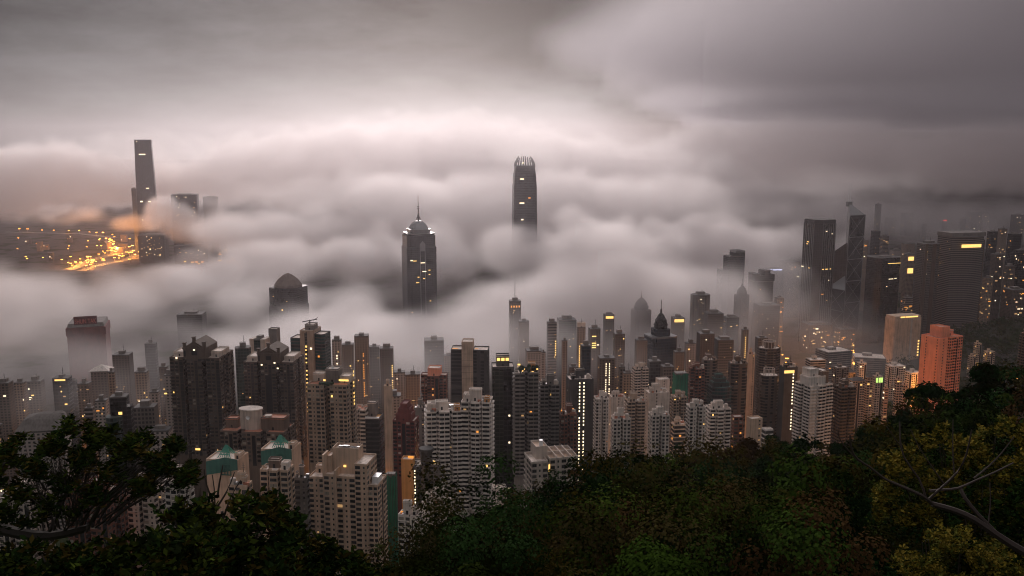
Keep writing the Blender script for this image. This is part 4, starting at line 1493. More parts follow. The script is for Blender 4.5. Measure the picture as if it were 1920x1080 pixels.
def netted(label, xL, xR, yT, yB, Y, rot=0):
    cx, cyy, zb, w, d, H = place(xL, xR, yT, Y, rot, .8)
    root = empty('scaffolded_building', (cx, cyy, zb), R(rot))
    tag(root, label, 'building')
    M = MB()
    M.box(-w / 2 + .8, w / 2 - .8, -d / 2 + .8, d / 2 - .8, 0, H + 1)
    M.build('wall', MAT['grey'], root)
    n = 7
    M = MB()
    rings = []
    for k in range(14):
        z = H * k / 13
        q = []
        for i in range(n + 1):
            q.append((-w / 2 + w * i / n, -d / 2 + rnd.uniform(-.4, .4), z if k < 13 else z + rnd.uniform(-1.5, 1)))
        q += [(w / 2, d / 2, z), (-w / 2, d / 2, z)]
        rings.append(q)
    M.loft(rings, 0, False)
    M.build('netting', MAT['net'], root)
    M = MB()
    for i in range(n):
        x = -w / 2 + w * (i + .5) / n
        M.tube([(x, -d / 2 - .5, 0), (x, -d / 2 - .5, H + rnd.uniform(0.5, 3))], .12, 4)
    M.build('scaffold_poles', MAT['darkmetal'], root)
    return root


netted('narrow building wrapped in green scaffold netting at the foot of the dark red tower', 721, 745, 893, 970, 520)
netted('building wrapped in dark green netting below the domed blue tower', 1261, 1291, 703, 750, 900, 8)
r_, w, d, H, fc = tower('small white house with an orange lit roof terrace at the edge of the wood', 746, 790, 968, 400, 'white', 'bay', 'rect', -12, .6, 'house', 'house', lit=0, rich=1, roofm='terracotta')
o = link('roof_light', LITME['lit_o'], r_); o.location = (-w * .2, 0, H - .3); o.scale = (5, 1, .8)
tower('tiny white flat roofed annexe touching the small white house by the wood', 774, 796, 985, 385, 'white', 'slit', 'rect', -12, .8, 'house', 'house', lit=0, rich=0, clutter=False)
tower('row of small white huts with skylights just above the wooded slope', 790, 852, 946, 430, 'white', 'slit', 'notch', -12, .5, 'house', 'house', lit=3, kinds='w', rich=2)
tower('small white gate house with a lit doorway beside the black glass tower foot', 922, 950, 915, 470, 'white', 'slit', 'rect', 10, .7, 'house', 'house', lit=1, kinds='w', rich=0, clutter=False)

# the low beige block with roof terraces above the wood
Y = 430
cx, cyy, zb, w, d, H = place(977, 1086, 865, Y, 14, .75)
root = empty('apartment_block', (cx, cyy, zb), R(14))
tag(root, 'low cream block with walled roof terraces just above the wooded slope', 'building')
fA = volume(root, 'wing', [(-w * .5, -d * .5), (-w * .16, -d * .5), (-w * .16, d * .3), (-w * .5, d * .3)], 0, H - .5, 'resi2', 'pale', 'roof', parts=30, parapet=1.4)
fB = volume(root, 'wing', [(-w * .1, -d * .42), (w * .5, -d * .42), (w * .5, d * .5), (-w * .1, d * .5)], 0, H, 'resi2', 'pale', 'sand', parts=40, parapet=1.4)
fC = volume(root, 'stair_tower', [(-w * .34, -d * .15), (-w * .09, -d * .15), (-w * .09, d * .4), (-w * .34, d * .4)], 0, H + 5, None, 'pale', 'sand')
M = MB()
for k in range(1, 4):
    M.box(-w * .1 + w * .15 * k - .2, -w * .1 + w * .15 * k + .2, -d * .4, d * .48, H - 1.4, H + .6)
M.box(-w * .1, w * .5, d * .05, d * .05 + .4, H - 1.4, H + .4)
M.build('terrace_walls', MAT['pale'], root)
M = MB(); M.loft([ring(1.1, 8, H + 4, c=(-w * .2, 0)), ring(1.1, 8, H + 7.5, c=(-w * .2, 0))]); M.build('water_tank', MAT['whitemetal'], root)
o = link('lit_window', LITME['lit_y'], root); o.location = (-w * .12, -d * .45, H - 7); o.scale = (.8, 1, 4)

# ---- the white and brown blocks right of the centre
T = tower
T('pale slab end tower with tiny windows beside the dark slab with stair lights', 1113, 1142, 748, 720, 'white', 'resi2', 'notch', 6, .9, lit=1, yB=900)
T('blank pale block with a flat roof behind the low white pair', 1141, 1174, 745, 820, 'pale', 'slit', 'rect', 6, .8, lit=1)
T('beige tower with a brown flat roof and a roof lamp beside blank pale block', 1171, 1210, 754, 740, 'beige', 'bal', 'notch', 6, .8, lit=2, yB=900, rich=2)
T('low white front block with two brown roof caps above the trees', 1145, 1183, 786, 640, 'white', 'resi', 'notch', 5, .7, lit=1, yB=900, rich=2, roofm='terracotta')
T('slim white edged tower with dark balconies standing above the low white blocks', 1185, 1216, 692, 900, 'pale', 'bal', 'notch', 8, .8, lit=3, kinds='w', yB=800)
T('windowless pale roof block with a flat cap right of the beige tower', 1207, 1256, 738, 780, 'pale', 'slit', 'rect', 10, .7, lit=2, rich=2)
T('pale cube shaped penthouse block in front of the green netting', 1229, 1256, 712, 860, 'white', 'slit', 'rect', 10, .8, lit=0, clutter=False)
T('paired white flats with dark pitched roof caps above the wood', 1215, 1256, 780, 660, 'white', 'resi', 'notch', 6, .8, lit=2, kinds='o', yB=920, roofm='darkroof')
T('yellow lit rooftop block between the netting and the white ribbed tower', 1257, 1288, 745, 800, 'beige', 'bay', 'notch', 6, .8, lit=8, kinds='yy', yB=880)
T('small orange lit cream building low among the trees', 1258, 1287, 797, 680, 'sand', 'strip', 'rect', 8, .8, 'apartment_block', lit=4, kinds='o', yB=900)
T('white tower with a crown shaped roof frame in front of the teal terraced block', 1286, 1324, 764, 660, 'white', 'resi2', 'notch', 6, .8, lit=2, yB=940, rich=2)
T('white tower with balconies, roof cube and lit stair beside the crown roofed white tower', 1322, 1371, 768, 680, 'white', 'bal', 'notch2', 6, .7, lit=3, kinds='y', yB=900, rich=2)
T('terracotta edged dark tower left of the teal terraced block', 1289, 1324, 692, 820, 'rust', 'bay', 'cross', 6, .8, lit=2, kinds='o', yB=860, rich=2)
T('dark brown octagonal topped tower behind the teal terraced block', 1314, 1346, 676, 900, 'brown', 'pier', 'chamfer', 6, .9, lit=1, yB=800, rich=2)
r_, w, d, H, fc = T('teal roofed terraced dark block with stepped balconies', 1325, 1372, 727, 800, 'dark', 'strip', 'wave', 8, .7, lit=1, clutter=False, glaz=('tealglass', 'glass', 'glass2'), roofm='teal')
for k in range(3):
    roof_house(r_, -w * (.4 - .1 * k), w * (.42 - .12 * k), -d * .3 + k * 2, d * .4, H + k * 3.4, 3.2, 'dark', 'terrace_floor', 'teal')
T('tall grey brown tower with pale vertical ribs right of the teal terraced block', 1363, 1404, 683, 860, 'taupe', 'pier', 'chamfer', 8, .8, lit=2, yB=860, rich=2)
T('slim beige tower behind the round brown towers', 1400, 1416, 664, 960, 'sand', 'slit', 'rect', 6, .9, lit=1)
T('rust coloured small block with a lit window grid above the trees', 1371, 1394, 782, 700, 'rust', 'bay', 'rect', 6, .8, 'apartment_block', lit=6, kinds='oy', yB=860, clutter=False)
r_, w, d, H, fc = T('round cornered brown tower with a crown ring on its roof, tallest of the brown pair', 1413, 1470, 656, 960, 'taupe', 'bal', 'oct', 6, .8, lit=2, yB=820, clutter=False, group=None)
M = MB(); M.loft([ring(w * .2, 12, H - 1), ring(w * .2, 12, H + 6)], 0, True); M.build('roof_house', MAT['taupe'], r_)
M = MB()
for q in range(12):
    a, b = 2 * math.pi * q / 12, 2 * math.pi * (q + 1) / 12
    M.tube([(w * .27 * math.cos(a), w * .27 * math.sin(a), H + 7), (w * .27 * math.cos(b), w * .27 * math.sin(b), H + 7)], .4, 4)
    M.tube([(w * .27 * math.cos(a), w * .27 * math.sin(a), H - 1), (w * .27 * math.cos(a), w * .27 * math.sin(a), H + 7)], .3, 4)
M.build('crown_ring', MAT['pale'], r_)
r_, w, d, H, fc = T('lower brown tower with piers and ring roof in front of the crowned brown tower', 1420, 1463, 706, 880, 'taupe', 'pier', 'chamfer', 6, .8, lit=1, yB=860, clutter=False)
M = MB()
for q in range(12):
    a, b = 2 * math.pi * q / 12, 2 * math.pi * (q + 1) / 12
    M.tube([(w * .3 * math.cos(a), w * .3 * math.sin(a), H + 6), (w * .3 * math.cos(b), w * .3 * math.sin(b), H + 6)], .4, 4)
    M.tube([(w * .3 * math.cos(a), w * .3 * math.sin(a), H - 1), (w * .3 * math.cos(a), w * .3 * math.sin(a), H + 6)], .3, 4)
M.build('crown_ring', MAT['pale'], r_)
r_, w, d, H, fc = T('black tower with a yellow lit roof and a bright dotted stair column', 1461, 1496, 690, 860, 'dark', None, 'rect', 10, .8, lit=0, rich=2)
for x, ww in ((-.25, 10), (.1, 5)):
    o = link('roof_light', LITME['lit_y'], r_); o.location = (x * w, -d * .5 - .2, H - 6); o.scale = (ww * .8, 1, 3)
lit_col(r_, w * .18, -d * .5 - .2, H - 66, H - 6, 3.4, 1.3, 1.5, 'lit_w')
r_, w, d, H, fc = T('white fronted tower with dark balconied side and stepped penthouse, largest above the trees', 1490, 1562, 726, 740, 'white', 'bal', 'notch2', 22, .8, lit=3, kinds='w', yB=880, clutter=False)
M = MB(); M.box(-w * .5 - .3, -w * .1, -d * .5 - .35, -d * .5 - .05, 0, H); M.build('end_wall', MAT['white'], r_)
for k in range(22):
    o = link('window', WINME[0], r_); o.location = (-w * .22, -d * .5 - .36, H - 4 - 3 * k); o.scale = (1.1, 1, 1.4)
roof_house(r_, -w * .45, w * .3, -d * .3, d * .3, H, 6, 'white', 'penthouse')
roof_house(r_, -w * .3, w * .1, -d * .1, d * .4, H + 7, 5, 'white', 'penthouse')
roof_house(r_, w * .2, w * .5, -d * .2, d * .4, H, 10, 'brown')
T('brown tower with curved dark balcony front right of the white fronted tower', 1561, 1606, 728, 760, 'taupe', 'bal', 'notch', 14, .9, lit=2, kinds='w', yB=880, rich=2)
T('small beige gabled house with an arched doorway above the trees', 1400, 1430, 786, 640, 'sand', 'slit', 'rect', 14, .7, 'house', 'house', lit=2, kinds='w', clutter=False)
T('tiny white pavilion with a bright roof beside the beige gabled house', 1428, 1450, 806, 620, 'white', 'strip', 'rect', 14, .8, 'house', 'house', lit=1, kinds='w', clutter=False)
T('far edge dark tower peeking over the wooded ridge at the picture border', 1913, 1935, 626, 900, 'taupe', 'bal', 'notch', 10, .8, lit=2, yB=760)

# ------------------------------------------------------------------ towers dissolving in the mist behind
MG = 'towers fading into the mist'
B = block


def mist(label, xL, xR, yT, Y, cw, lit=3, foot='rect', rot=6, kinds='yyw', **k):
    return B(label, xL, xR, yT, Y, cw, foot, rot, .8, 'apartment_tower', 'tower block', MG, lit, kinds, lw=2.2, lh=1.6, **k)


# between the pedimented towers and the dark glass tower with the pale core
r_, w, d, H = mist('pale misty tower with a dotted white stair column right of the crane topped tower', 622, 641, 640, 1010, 'gr_pale', 1)
lit_col(r_, 0, -d / 2 - .2, H - 60, H - 16, 3.2, 1.4, 1.6, 'lit_w')
mist('dim brownish slab in mist between two stair lit towers', 641, 664, 648, 1080, 'gr_tan', 2)
r_, w, d, H = mist('pale misty tower with an orange stair column above the pink terraced roof', 664, 692, 632, 1040, 'gr_tan', 2)
lit_col(r_, w * .12, -d / 2 - .2, H - 75, H - 20, 2.8, 1.2, 1.5, 'lit_o')
mist('grey ghostly tower with a twinkling white roof light in the fog', 692, 712, 652, 1120, 'gr_office', 3, kinds='w')
r_, w, d, H = mist('dim tower with a yellow dotted edge left of the slim beige slab', 712, 738, 655, 1090, 'gr_brown', 1)
lit_col(r_, w * .4, -d / 2 - .2, H - 56, H - 22, 2.8, 1.4, 1.5, 'lit_y')
mist('whitish gridded flats in mist behind the dark red tower', 738, 760, 700, 980, 'gr_pale', 2)
mist('tan gridded flats in mist touching the pink topped brown tower', 760, 788, 704, 960, 'gr_tan', 1)
mist('broad dark shadow of a tower deep in fog left of the pale core tower', 795, 832, 640, 1250, 'cw_grey', 2, kinds='w')
mist('faint slim tower behind the pale core of the dark glass tower', 832, 850, 668, 1200, 'gr_tan', 1)
mist('small grey flats glimpsed in mist above the round roof hut', 720, 752, 745, 860, 'gr_pale', 3, kinds='w')
# centre
r_, w, d, H = mist('misty tower with a lantern lit top floor drowning in the fog bank', 954, 977, 566, 1330, 'gr_brown', 2)
for k in range(4):
    o = link('roof_light', LITME['lit_o'], r_); o.location = ((-.35 + .23 * k) * w, -d / 2 - .2, H - 9); o.scale = (2, 1, 3)
antenna(r_, 0, 0, H + 3, 26, .5)
mist('hazy tower with a bright round lamp over the roof garden tower', 972, 992, 604, 1250, 'gr_tan', 2, kinds='w')
mist('long low ribbed pale roofed flats behind the roof garden tower', 985, 1018, 660, 1080, 'gr_pale', 3)
mist('thin pale chimney like tower beside the long ribbed flats', 1015, 1023, 662, 1000, 'gr_pale', 0)
r_, w, d, H = mist('banded hazy tower with a short string of yellow windows', 1025, 1044, 606, 1180, 'gr_band', 2)
lit_col(r_, w * .38, -d / 2 - .2, H - 46, H - 26, 3.2, 1.6, 1.8, 'lit_y')
mist('wide dark greenish tower looming in haze behind the white capped tower', 1044, 1081, 602, 1300, 'cw_teal', 2)
mist('slender tan tower in haze left of the white capped tower', 1053, 1064, 640, 1060, 'gr_tan', 0)
r_, w, d, H = mist('white capped hazy tower with a glowing stair edge above the dark slab', 1081, 1098, 616, 1080, 'gr_pale', 1)
lit_col(r_, -w * .25, -d / 2 - .2, H - 60, H - 22, 3, 1.1, 1.8, 'lit_y')
roof_house(r_, -w * .5, w * .5, -d * .4, d * .4, H + 1.2, 5, 'white')
mist('dark blue slab in front of the white capped hazy tower', 1089, 1108, 650, 1000, 'cw_blue', 0)
r_, w, d, H = mist('hazy brown tower with two clusters of yellow windows right of the white capped tower', 1103, 1126, 618, 1200, 'gr_brown', 1)
for py in (632, 645, 649, 653):
    o = link('lit_window', LITME['lit_y'], r_); o.location = (-w * .1, -d / 2 - .2, at(1110, py, 1200).z - r_.location.z); o.scale = (w * .4, 1, 1.6)
r_, w, d, H = mist('paired dim tower with two white stair columns above the beige roofs', 1120, 1154, 674, 940, 'gr_brown', 2)
for x in (-.1, .12): lit_col(r_, x * w, -d / 2 - .2, H - 40, H - 4, 2.6, 1.0, 1.4, 'lit_w')
r_, w, d, H = mist('hazy tower topped by a bright yellow lantern floor under the fog', 1131, 1152, 592, 1380, 'gr_brown', 2)
o = link('roof_light', LITME['lit_y'], r_); o.location = (0, -d / 2 - .2, H - 5); o.scale = (w * .8, 1, 4)
mist('dim block with scattered yellow windows left of the domed brown tower', 1150, 1172, 628, 1150, 'gr_brown', 6)
mist('narrow grey tower with a white pole in front of the domed brown tower', 1160, 1172, 690, 950, 'gr_office', 1)
mist('tan hazy block under the domed brown tower', 1167, 1187, 702, 930, 'gr_tan', 1)
mist('tall plain taupe slab directly below the domed brown tower', 1190, 1214, 640, 1180, 'gr_tan', 1)
mist('small dark block in haze behind the long ribbed flats', 1066, 1084, 690, 960, 'gr_brown', 2)
# right of the blue domed tower
r_, w, d, H = mist('hazy office block with a bright golden lit top floor beside the needle spire', 1258, 1284, 598, 1420, 'gr_brown', 2)
o = link('roof_light', LITME['lit_y'], r_); o.location = (0, -d / 2 - .2, H - 6); o.scale = (w * .85, 1, 5)
mist('tall rounded gridded tower emerging from a fog tendril', 1290, 1336, 556, 1480, 'gr_office', 6, 'oct')
mist('lower brown roofed tower stepped in front of the rounded gridded tower', 1319, 1357, 590, 1420, 'gr_brown', 3)
mist('dark squat tower right of the stepped brown roofed tower', 1356, 1386, 597, 1460, 'cw_dark', 2)
mist('dark tower base spreading below the jagged topped tower', 1412, 1463, 575, 1560, 'cw_dark', 4, kinds='ww')
r_, w, d, H = mist('thin tower with one lit white edge below the spired dark tower', 1390, 1404, 620, 1250, 'gr_tan', 1)
lit_col(r_, 0, -d / 2 - .2, H - 50, H - 10, 3, 1.2, 1.4, 'lit_y')
mist('grey blank roofed block behind the crowned brown tower', 1416, 1440, 636, 1200, 'gr_office', 2)
mist('pale hazy slab standing above the pale cube penthouse', 1283, 1306, 646, 1060, 'gr_pale', 2)
mist('low wide grey hall roof behind the dark octagonal tower', 1338, 1376, 640, 1200, 'gr_office', 3)
mist('grey pinkish old block with a red crane mast behind the netted building', 1262, 1284, 662, 1050, 'gr_tan', 2, kinds='ow')
mist('hazy block between the rounded gridded tower and the tall ribbed tower', 1306, 1340, 628, 1180, 'gr_brown', 3)
mist('dim block behind the slim white edged tower', 1214, 1240, 680, 1000, 'cw_grey', 3, kinds='ww')
mist('dark grey block behind the pale cube penthouse', 1238, 1264, 690, 980, 'gr_office', 2)

# far left below the rooftop letters
mist('wide dim gridded flats at the very edge of the city mist', -14, 26, 722, 900, 'gr_brown', 2)
r_, w, d, H = mist('dim ribbed flats second from the picture border in the mist', 26, 50, 720, 930, 'gr_tan', 1)
mist('brown hazy slab behind the pale arched roof', 50, 84, 718, 980, 'gr_brown', 3)
r_, w, d, H = mist('hazy blue slab with a pale lit top floor left of the letter sign tower foot', 98, 136, 712, 940, 'cw_blue', 1)
o = link('roof_light', LITME['lit_y'], r_); o.location = (0, -d / 2 - .2, H - 2); o.scale = (w * .7, 1, 1.8)
mist('dim slab joined to the blue slab in mist', 130, 145, 716, 970, 'cw_grey', 0)
mist('hazy tower with a greenish lit band below the letter sign', 145, 172, 722, 920, 'gr_brown', 3)
r_, w, d, H = mist('tower with a big bright diamond shaped pyramid roof in mist', 170, 212, 699, 960, 'gr_brown', 0, clutter=0)
M = MB()
M.loft([[(-w * .6, -d * .6, H + 1.3), (w * .6, -d * .6, H + 1.3), (w * .6, d * .6, H + 1.3), (-w * .6, d * .6, H + 1.3)], [(-.5, -.5, H + 7), (.5, -.5, H + 7), (.5, .5, H + 7), (-.5, .5, H + 7)]], 0, True)
M.build('pyramid_roof', MAT['white'], r_)
mist('wide dark ghost tower rising above the diamond roofed tower', 210, 250, 668, 1080, 'gr_brown', 2)
mist('narrow tower sprinkled with yellow windows right of the diamond roof', 202, 216, 700, 900, 'gr_tan', 9)
mist('hazy tower with a dark flat cap barely showing in the fog', 271, 295, 646, 1300, 'cw_grey', 0)
mist('big dark ghost of a tower buried in the fog left of the pyramid roofed tower', 331, 388, 592, 1560, 'cw_dark', 0)
mist('white slim tower next to the nearest pedimented tower', 307, 325, 706, 820, 'gr_pale', 1)
mist('hazy tower with lit lamps on its roof left of the nearest pedimented tower', 252, 280, 700, 980, 'gr_tan', 6, kinds='wy')
mist('white gridded flats with yellow lit bays left of the white slim tower', 280, 300, 738, 830, 'gr_pale', 5)
mist('pale striped flats below the diamond roofed tower', 178, 204, 754, 780, 'gr_pale', 3, kinds='o')
mist('small banded flats left of the dark teal stepped tower', 158, 178, 768, 800, 'gr_band', 2)
mist('low grey block with a white roof right of the dark teal stepped tower', 250, 298, 768, 760, 'gr_office', 4)
mist('white low flats with a lilac tint in front of the nearest pedimented tower', 279, 325, 812, 620, 'gr_pale', 3)
mist('hazy brown slab right of the wide dark ghost tower', 298, 316, 690, 1050, 'gr_brown', 4)
mist('dim yellow lit edge block at the picture border above the leaves', -12, 6, 800, 640, 'gr_brown', 6)
r_, w, d, H = B('dark teal glass tower stepped down to a curved lower wing', 205, 243, 748, 700, 'cw_black', 'rect', 10, .8, 'apartment_tower', 'tower block', None, 0)
o = link('lit_window', LITME['lit_y'], r_); o.location = (w * .1, -d / 2 - .2, H - 14); o.scale = (3, 1, 2.4)
M = MB(); M.prism([(-w * .8 + w * .5 * (1 - math.cos(q)), -d * .5 - 6 * math.sin(q)) for q in (math.pi * i / 8 for i in range(9))] + [(w * .2, 0), (-w * .8, 0)], 0, H - 15); M.build('curved_wing', MAT['cw_teal'], r_)
M = MB(); M.box(w * .5, w * .72, -d * .4, d * .5, 0, H - 8); M.build('side_wing', MAT['cw_black'], r_)
r_, w, d, H = B('long low hall with a pale shallow vaulted roof above the leafy tree', 27, 136, 815, 640, 'gr_pale', 'rect', 12, .5, 'hall', 'building', None, 0, clutter=0)
M = MB(); M.loft([[(-w * .5, -d * .5, H + 1.3), (w * .5, -d * .5, H + 1.3), (w * .5, d * .5, H + 1.3), (-w * .5, d * .5, H + 1.3)], [(-w * .35, -d * .2, H + 9), (w * .45, -d * .2, H + 9), (w * .45, d * .3, H + 11), (-w * .3, d * .3, H + 11)], [(-w * .1, 0, H + 12), (w * .4, 0, H + 12), (w * .4, d * .2, H + 13), (0, d * .2, H + 13)]], 0, True)
M.build('vaulted_roof', MAT['grey'], r_)

# ------------------------------------------------------------------ the far east side, pale with distance
FG = 'distant towers to the east'


def far(label, xL, xR, yT, Y, cw='gr_office', lit=2, kinds='wwo', rot=10, foot='rect', **k):
    return B(label, xL, xR, yT, Y, cw, foot, rot, .8, 'office_tower', 'office tower', FG, lit, kinds, lw=5, lh=3, **k)


far('faint very tall slim tower far behind the braced tower', 1641, 1653, 383, 3500, 'cw_grey', 1)
far('stepped hazy tower with fine bands right of the braced tower', 1650, 1667, 444, 2600, 'gr_band', 3)
far('darker half of the hazy stepped pair beside the banded one', 1633, 1651, 434, 2550, 'cw_grey', 2)
far('small hazy block with a white roof lamp between braced tower and black slab', 1610, 1628, 452, 2400, 'gr_tan', 4, kinds='wo')
far('pale haze tower behind the slim lit panel block', 1690, 1716, 458, 2700, 'gr_tan', 2)
far('low hazy tower above the black office slab', 1668, 1692, 470, 2800, 'gr_pale', 3)
far('ghostly slim tower above the ribbed office tower', 1727, 1738, 420, 3700, 'cw_grey', 1)
r_, w, d, H = far('ghostly tower with a red beacon behind the banded tower', 1762, 1776, 416, 3900, 'cw_grey', 0)
for x in (-6, 4):
    o = link('beacon_light', LITME['lit_r'], r_); o.location = (x, -d / 2 - 2, H + 4); o.scale = (5, 1, 5)
far('thin ghost tower above the banded tower roof', 1801, 1811, 410, 3600, 'cw_grey', 1)
far('broad pale ghost block in the eastern haze', 1812, 1842, 398, 4200, 'cw_grey', 3)
far('slim ghost tower in the eastern haze beside the broad ghost block', 1842, 1856, 402, 3900, 'gr_pale', 2)
far('dark hazy tower with a lit orange face right of the banded tower', 1851, 1871, 435, 2300, 'cw_dark', 3, kinds='o')
far('paler tower adjoining the orange lit dark tower', 1871, 1889, 430, 2700, 'gr_tan', 3)
far('dark hazy tower with jagged top near the east border', 1889, 1916, 440, 2100, 'cw_dark', 3)
far('mid height dark block with small lit windows above the dark wooded knoll', 1858, 1882, 478, 2000, 'gr_brown', 5)
far('dim brown block near the east border above the knoll', 1882, 1904, 500, 1950, 'gr_brown', 4)
far('dim grey block at the east border', 1902, 1930, 470, 1950, 'cw_dark', 4)
far('pinkish slim tower with lit foot right of the banded tower', 1842, 1862, 522, 1780, 'gr_tan', 4, kinds='yo')
far('hazy block behind the dark wooded knoll', 1826, 1846, 540, 1900, 'gr_brown', 3)
far('low dim block with one lit corner at the east border', 1880, 1925, 545, 1850, 'gr_brown', 5, kinds='wo')
far('faint block deep in haze over the stepped hazy pair', 1660, 1680, 408, 4300, 'cw_grey', 2)
far('faint block deep in haze right of the very tall slim tower', 1690, 1712, 400, 4500, 'cw_grey', 3)
far('faint tower at the east border high in the haze', 1895, 1922, 404, 3300, 'cw_grey', 3)
far('hazy office block left of the wide flat topped dark tower', 1462, 1500, 492, 2300, 'gr_tan', 5, kinds='wo')
r_, w, d, H = far('low hazy hall with a long violet white neon line in fog', 1434, 1470, 506, 2250, 'gr_office', 0, rot=0)
o = link('neon_line', LITME['lit_b'], r_); o.location = (0, -d / 2 - .3, H - 2); o.scale = (w * .75, 1, 3.2)
far('low dark block between the braced tower and the black slab', 1600, 1618, 478, 2050, 'cw_dark', 3, kinds='o')
far('dim lower building at the foot of the wide flat topped tower', 1500, 1560, 612, 1800, 'gr_brown', 8, kinds='oyw')
far('dim lower building at the foot of the braced tower', 1563, 1606, 620, 1800, 'gr_brown', 6, kinds='oy')
far('dim brown building below the jagged tower with orange windows', 1452, 1470, 560, 1700, 'gr_tan', 6, kinds='oo')
far('hazy banded block under the lit panel block with an orange lit corner', 1690, 1712, 560, 1750, 'gr_band', 5, kinds='o')
# towers on the far shore
far('dark hotel slab with lit rooftop letters line beside the tallest tower', 320, 373, 366, 3450, 'cw_dark', 8, kinds='w', rot=14)
far('faint slab right of the dark hotel slab in fog', 380, 409, 370, 3600, 'cw_grey', 0)
far('small faint block behind the tallest tower', 246, 256, 354, 3700, 'cw_grey', 0)
far('low dark waterfront blocks with tiny lights below the tallest tower', 258, 316, 442, 3420, 'cw_dark', 14, kinds='wy')
far('long low waterfront hall with a line of lights', 326, 398, 462, 3400, 'cw_dark', 5, kinds='yw')
far('faint broken roof edge showing in the middle of the fog', 1066, 1110, 497, 2080, 'cw_grey', 0)

for k in range(16):
    px = rnd.choice([rnd.uniform(0, 130), rnd.uniform(170, 250), rnd.uniform(330, 430)])
    Yk = rnd.uniform(3350, 4300)
    yk = {0: 470}.get(k, 275 + F * (CZ - rnd.uniform(18, 45)) / Yk)
    B('small dark block among the orange lamps of the far shore', px, px + rnd.uniform(8, 20), yk, Yk, rnd.choice(['cw_dark', 'gr_brown', 'gr_tan']), 'rect', 10, .8, 'waterfront_block', 'building', 'small blocks of the far shore', 1, 'yow', clutter=0, lw=6, lh=4)

# ------------------------------------------------------------------ low houses in the green valley to the east
LG = 'low houses in the wooded valley'


def house(label, xL, xR, yT, yB, Y, wall='pale', sty='resi2', rot=8, lit=2, kinds='yo', roofm='roof', pitched=False, cat='house', name='house'):
    cx, cyy, zb, w, d, H = place(xL, xR, yT, Y, rot, .7)
    hh = max(4.0, at(xL, yT, Y).z - at(xL, yB, Y).z)
    zb = min(zb, at(xL, yT, Y).z - hh)
    H = at(xL, yT, Y).z - zb
    root = empty(name, (cx, cyy, zb), R(rot))
    tag(root, label, cat, LG)
    fc = volume(root, 'wall', footprint('rect', w, d), 0, H, sty, wall, roofm)
    light_windows(root, fc, lit, kinds)
    if pitched:
        M = MB()
        M.poly([(-w * .55, -d * .58, H - .2), (w * .55, -d * .58, H - .2), (w * .3, 0, H + d * .28), (-w * .3, 0, H + d * .28)])
        M.poly([(w * .55, d * .58, H - .2), (-w * .55, d * .58, H - .2), (-w * .3, 0, H + d * .28), (w * .3, 0, H + d * .28)])
        M.poly([(w * .55, -d * .58, H - .2), (w * .55, d * .58, H - .2), (w * .3, 0, H + d * .28)])
        M.poly([(-w * .55, d * .58, H - .2), (-w * .55, -d * .58, H - .2), (-w * .3, 0, H + d * .28)])
        M.build('pitched_roof', MAT['darkroof'], root)
    else:
        roof_house(root, -w * .2, w * .1, 0, d * .3, H, 2.4, wall, 'stair_head')
    return root, w, d, H


r_, w, d, H = house('long curved grey government block with a plain blank roof', 1528, 1598, 662, 690, 1350, 'grey', 'strip', 18, 4, 'ow')
house('long low office wing continuing the curved grey block', 1596, 1662, 672, 694, 1400, 'grey', 'strip', -14, 4, 'o')
house('white narrow house standing among dark trees', 1607, 1625, 681, 704, 1150, 'white', 'bay', 8, 2, 'w')
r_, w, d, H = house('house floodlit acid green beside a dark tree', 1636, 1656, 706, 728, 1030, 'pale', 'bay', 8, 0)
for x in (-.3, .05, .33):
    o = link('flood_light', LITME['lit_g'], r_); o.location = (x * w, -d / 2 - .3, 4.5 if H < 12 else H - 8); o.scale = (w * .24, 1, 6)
house('cream house with lit verandas left of the green floodlit house', 1590, 1622, 715, 734, 1000, 'sand', 'bay', 8, 4, 'yo', pitched=True)
house('yellow lit pavilion joined to the green floodlit house', 1622, 1637, 708, 730, 1020, 'sand', 'bay', 8, 4, 'y', pitched=True)
house('white long low house with a stepped roof near the pale office block', 1660, 1698, 688, 706, 1150, 'white', 'bay', 12, 3, 'w')
house('sloping white terrace row running toward the salmon tower', 1697, 1728, 700, 714, 1080, 'white', 'bay', 20, 3, 'w')
house('small house with two glowing yellow windows below the terrace row', 1678, 1692, 712, 720, 960, 'sand', 'bay', 8, 5, 'y')
house('small lit hut alone in the dark wood', 1690, 1702, 722, 729, 930, 'sand', 'bay', 8, 4, 'y')
house('tiny hut with a single bright lamp in the dark wood', 1656, 1666, 728, 736, 920, 'sand', 'bay', 8, 3, 'w')
house('grey building with lamps just behind the white fronted tower', 1560, 1592, 690, 720, 1050, 'grey', 'bay', 8, 4, 'ow')
house('wide dim low building with pale roof above the grey lamp lit one', 1510, 1548, 676, 700, 1180, 'pale', 'strip', 8, 3, 'o')
house('beige low house row between the curved grey block and the white narrow house', 1562, 1604, 700, 716, 1120, 'beige', 'bay', 8, 3, 'o', pitched=True)
r_, w, d, H = house('slim lit pagoda like pavilion on the far slope right of the salmon tower', 1826, 1841, 644, 662, 1350, 'sand', 'bay', 8, 8, 'y', cat='pavilion', name='pavilion')
house('low lit pavilion wing on the far slope', 1844, 1866, 660, 668, 1320, 'sand', 'bay', 8, 4, 'y')
house('white row of flats peeking above the wooded ridge right of the salmon tower', 1838, 1878, 694, 712, 900, 'white', 'bay', 8, 2, 'w')
house('small dim house on the far slope above the white row', 1815, 1830, 668, 676, 1300, 'sand', 'bay', 8, 2, 'y')

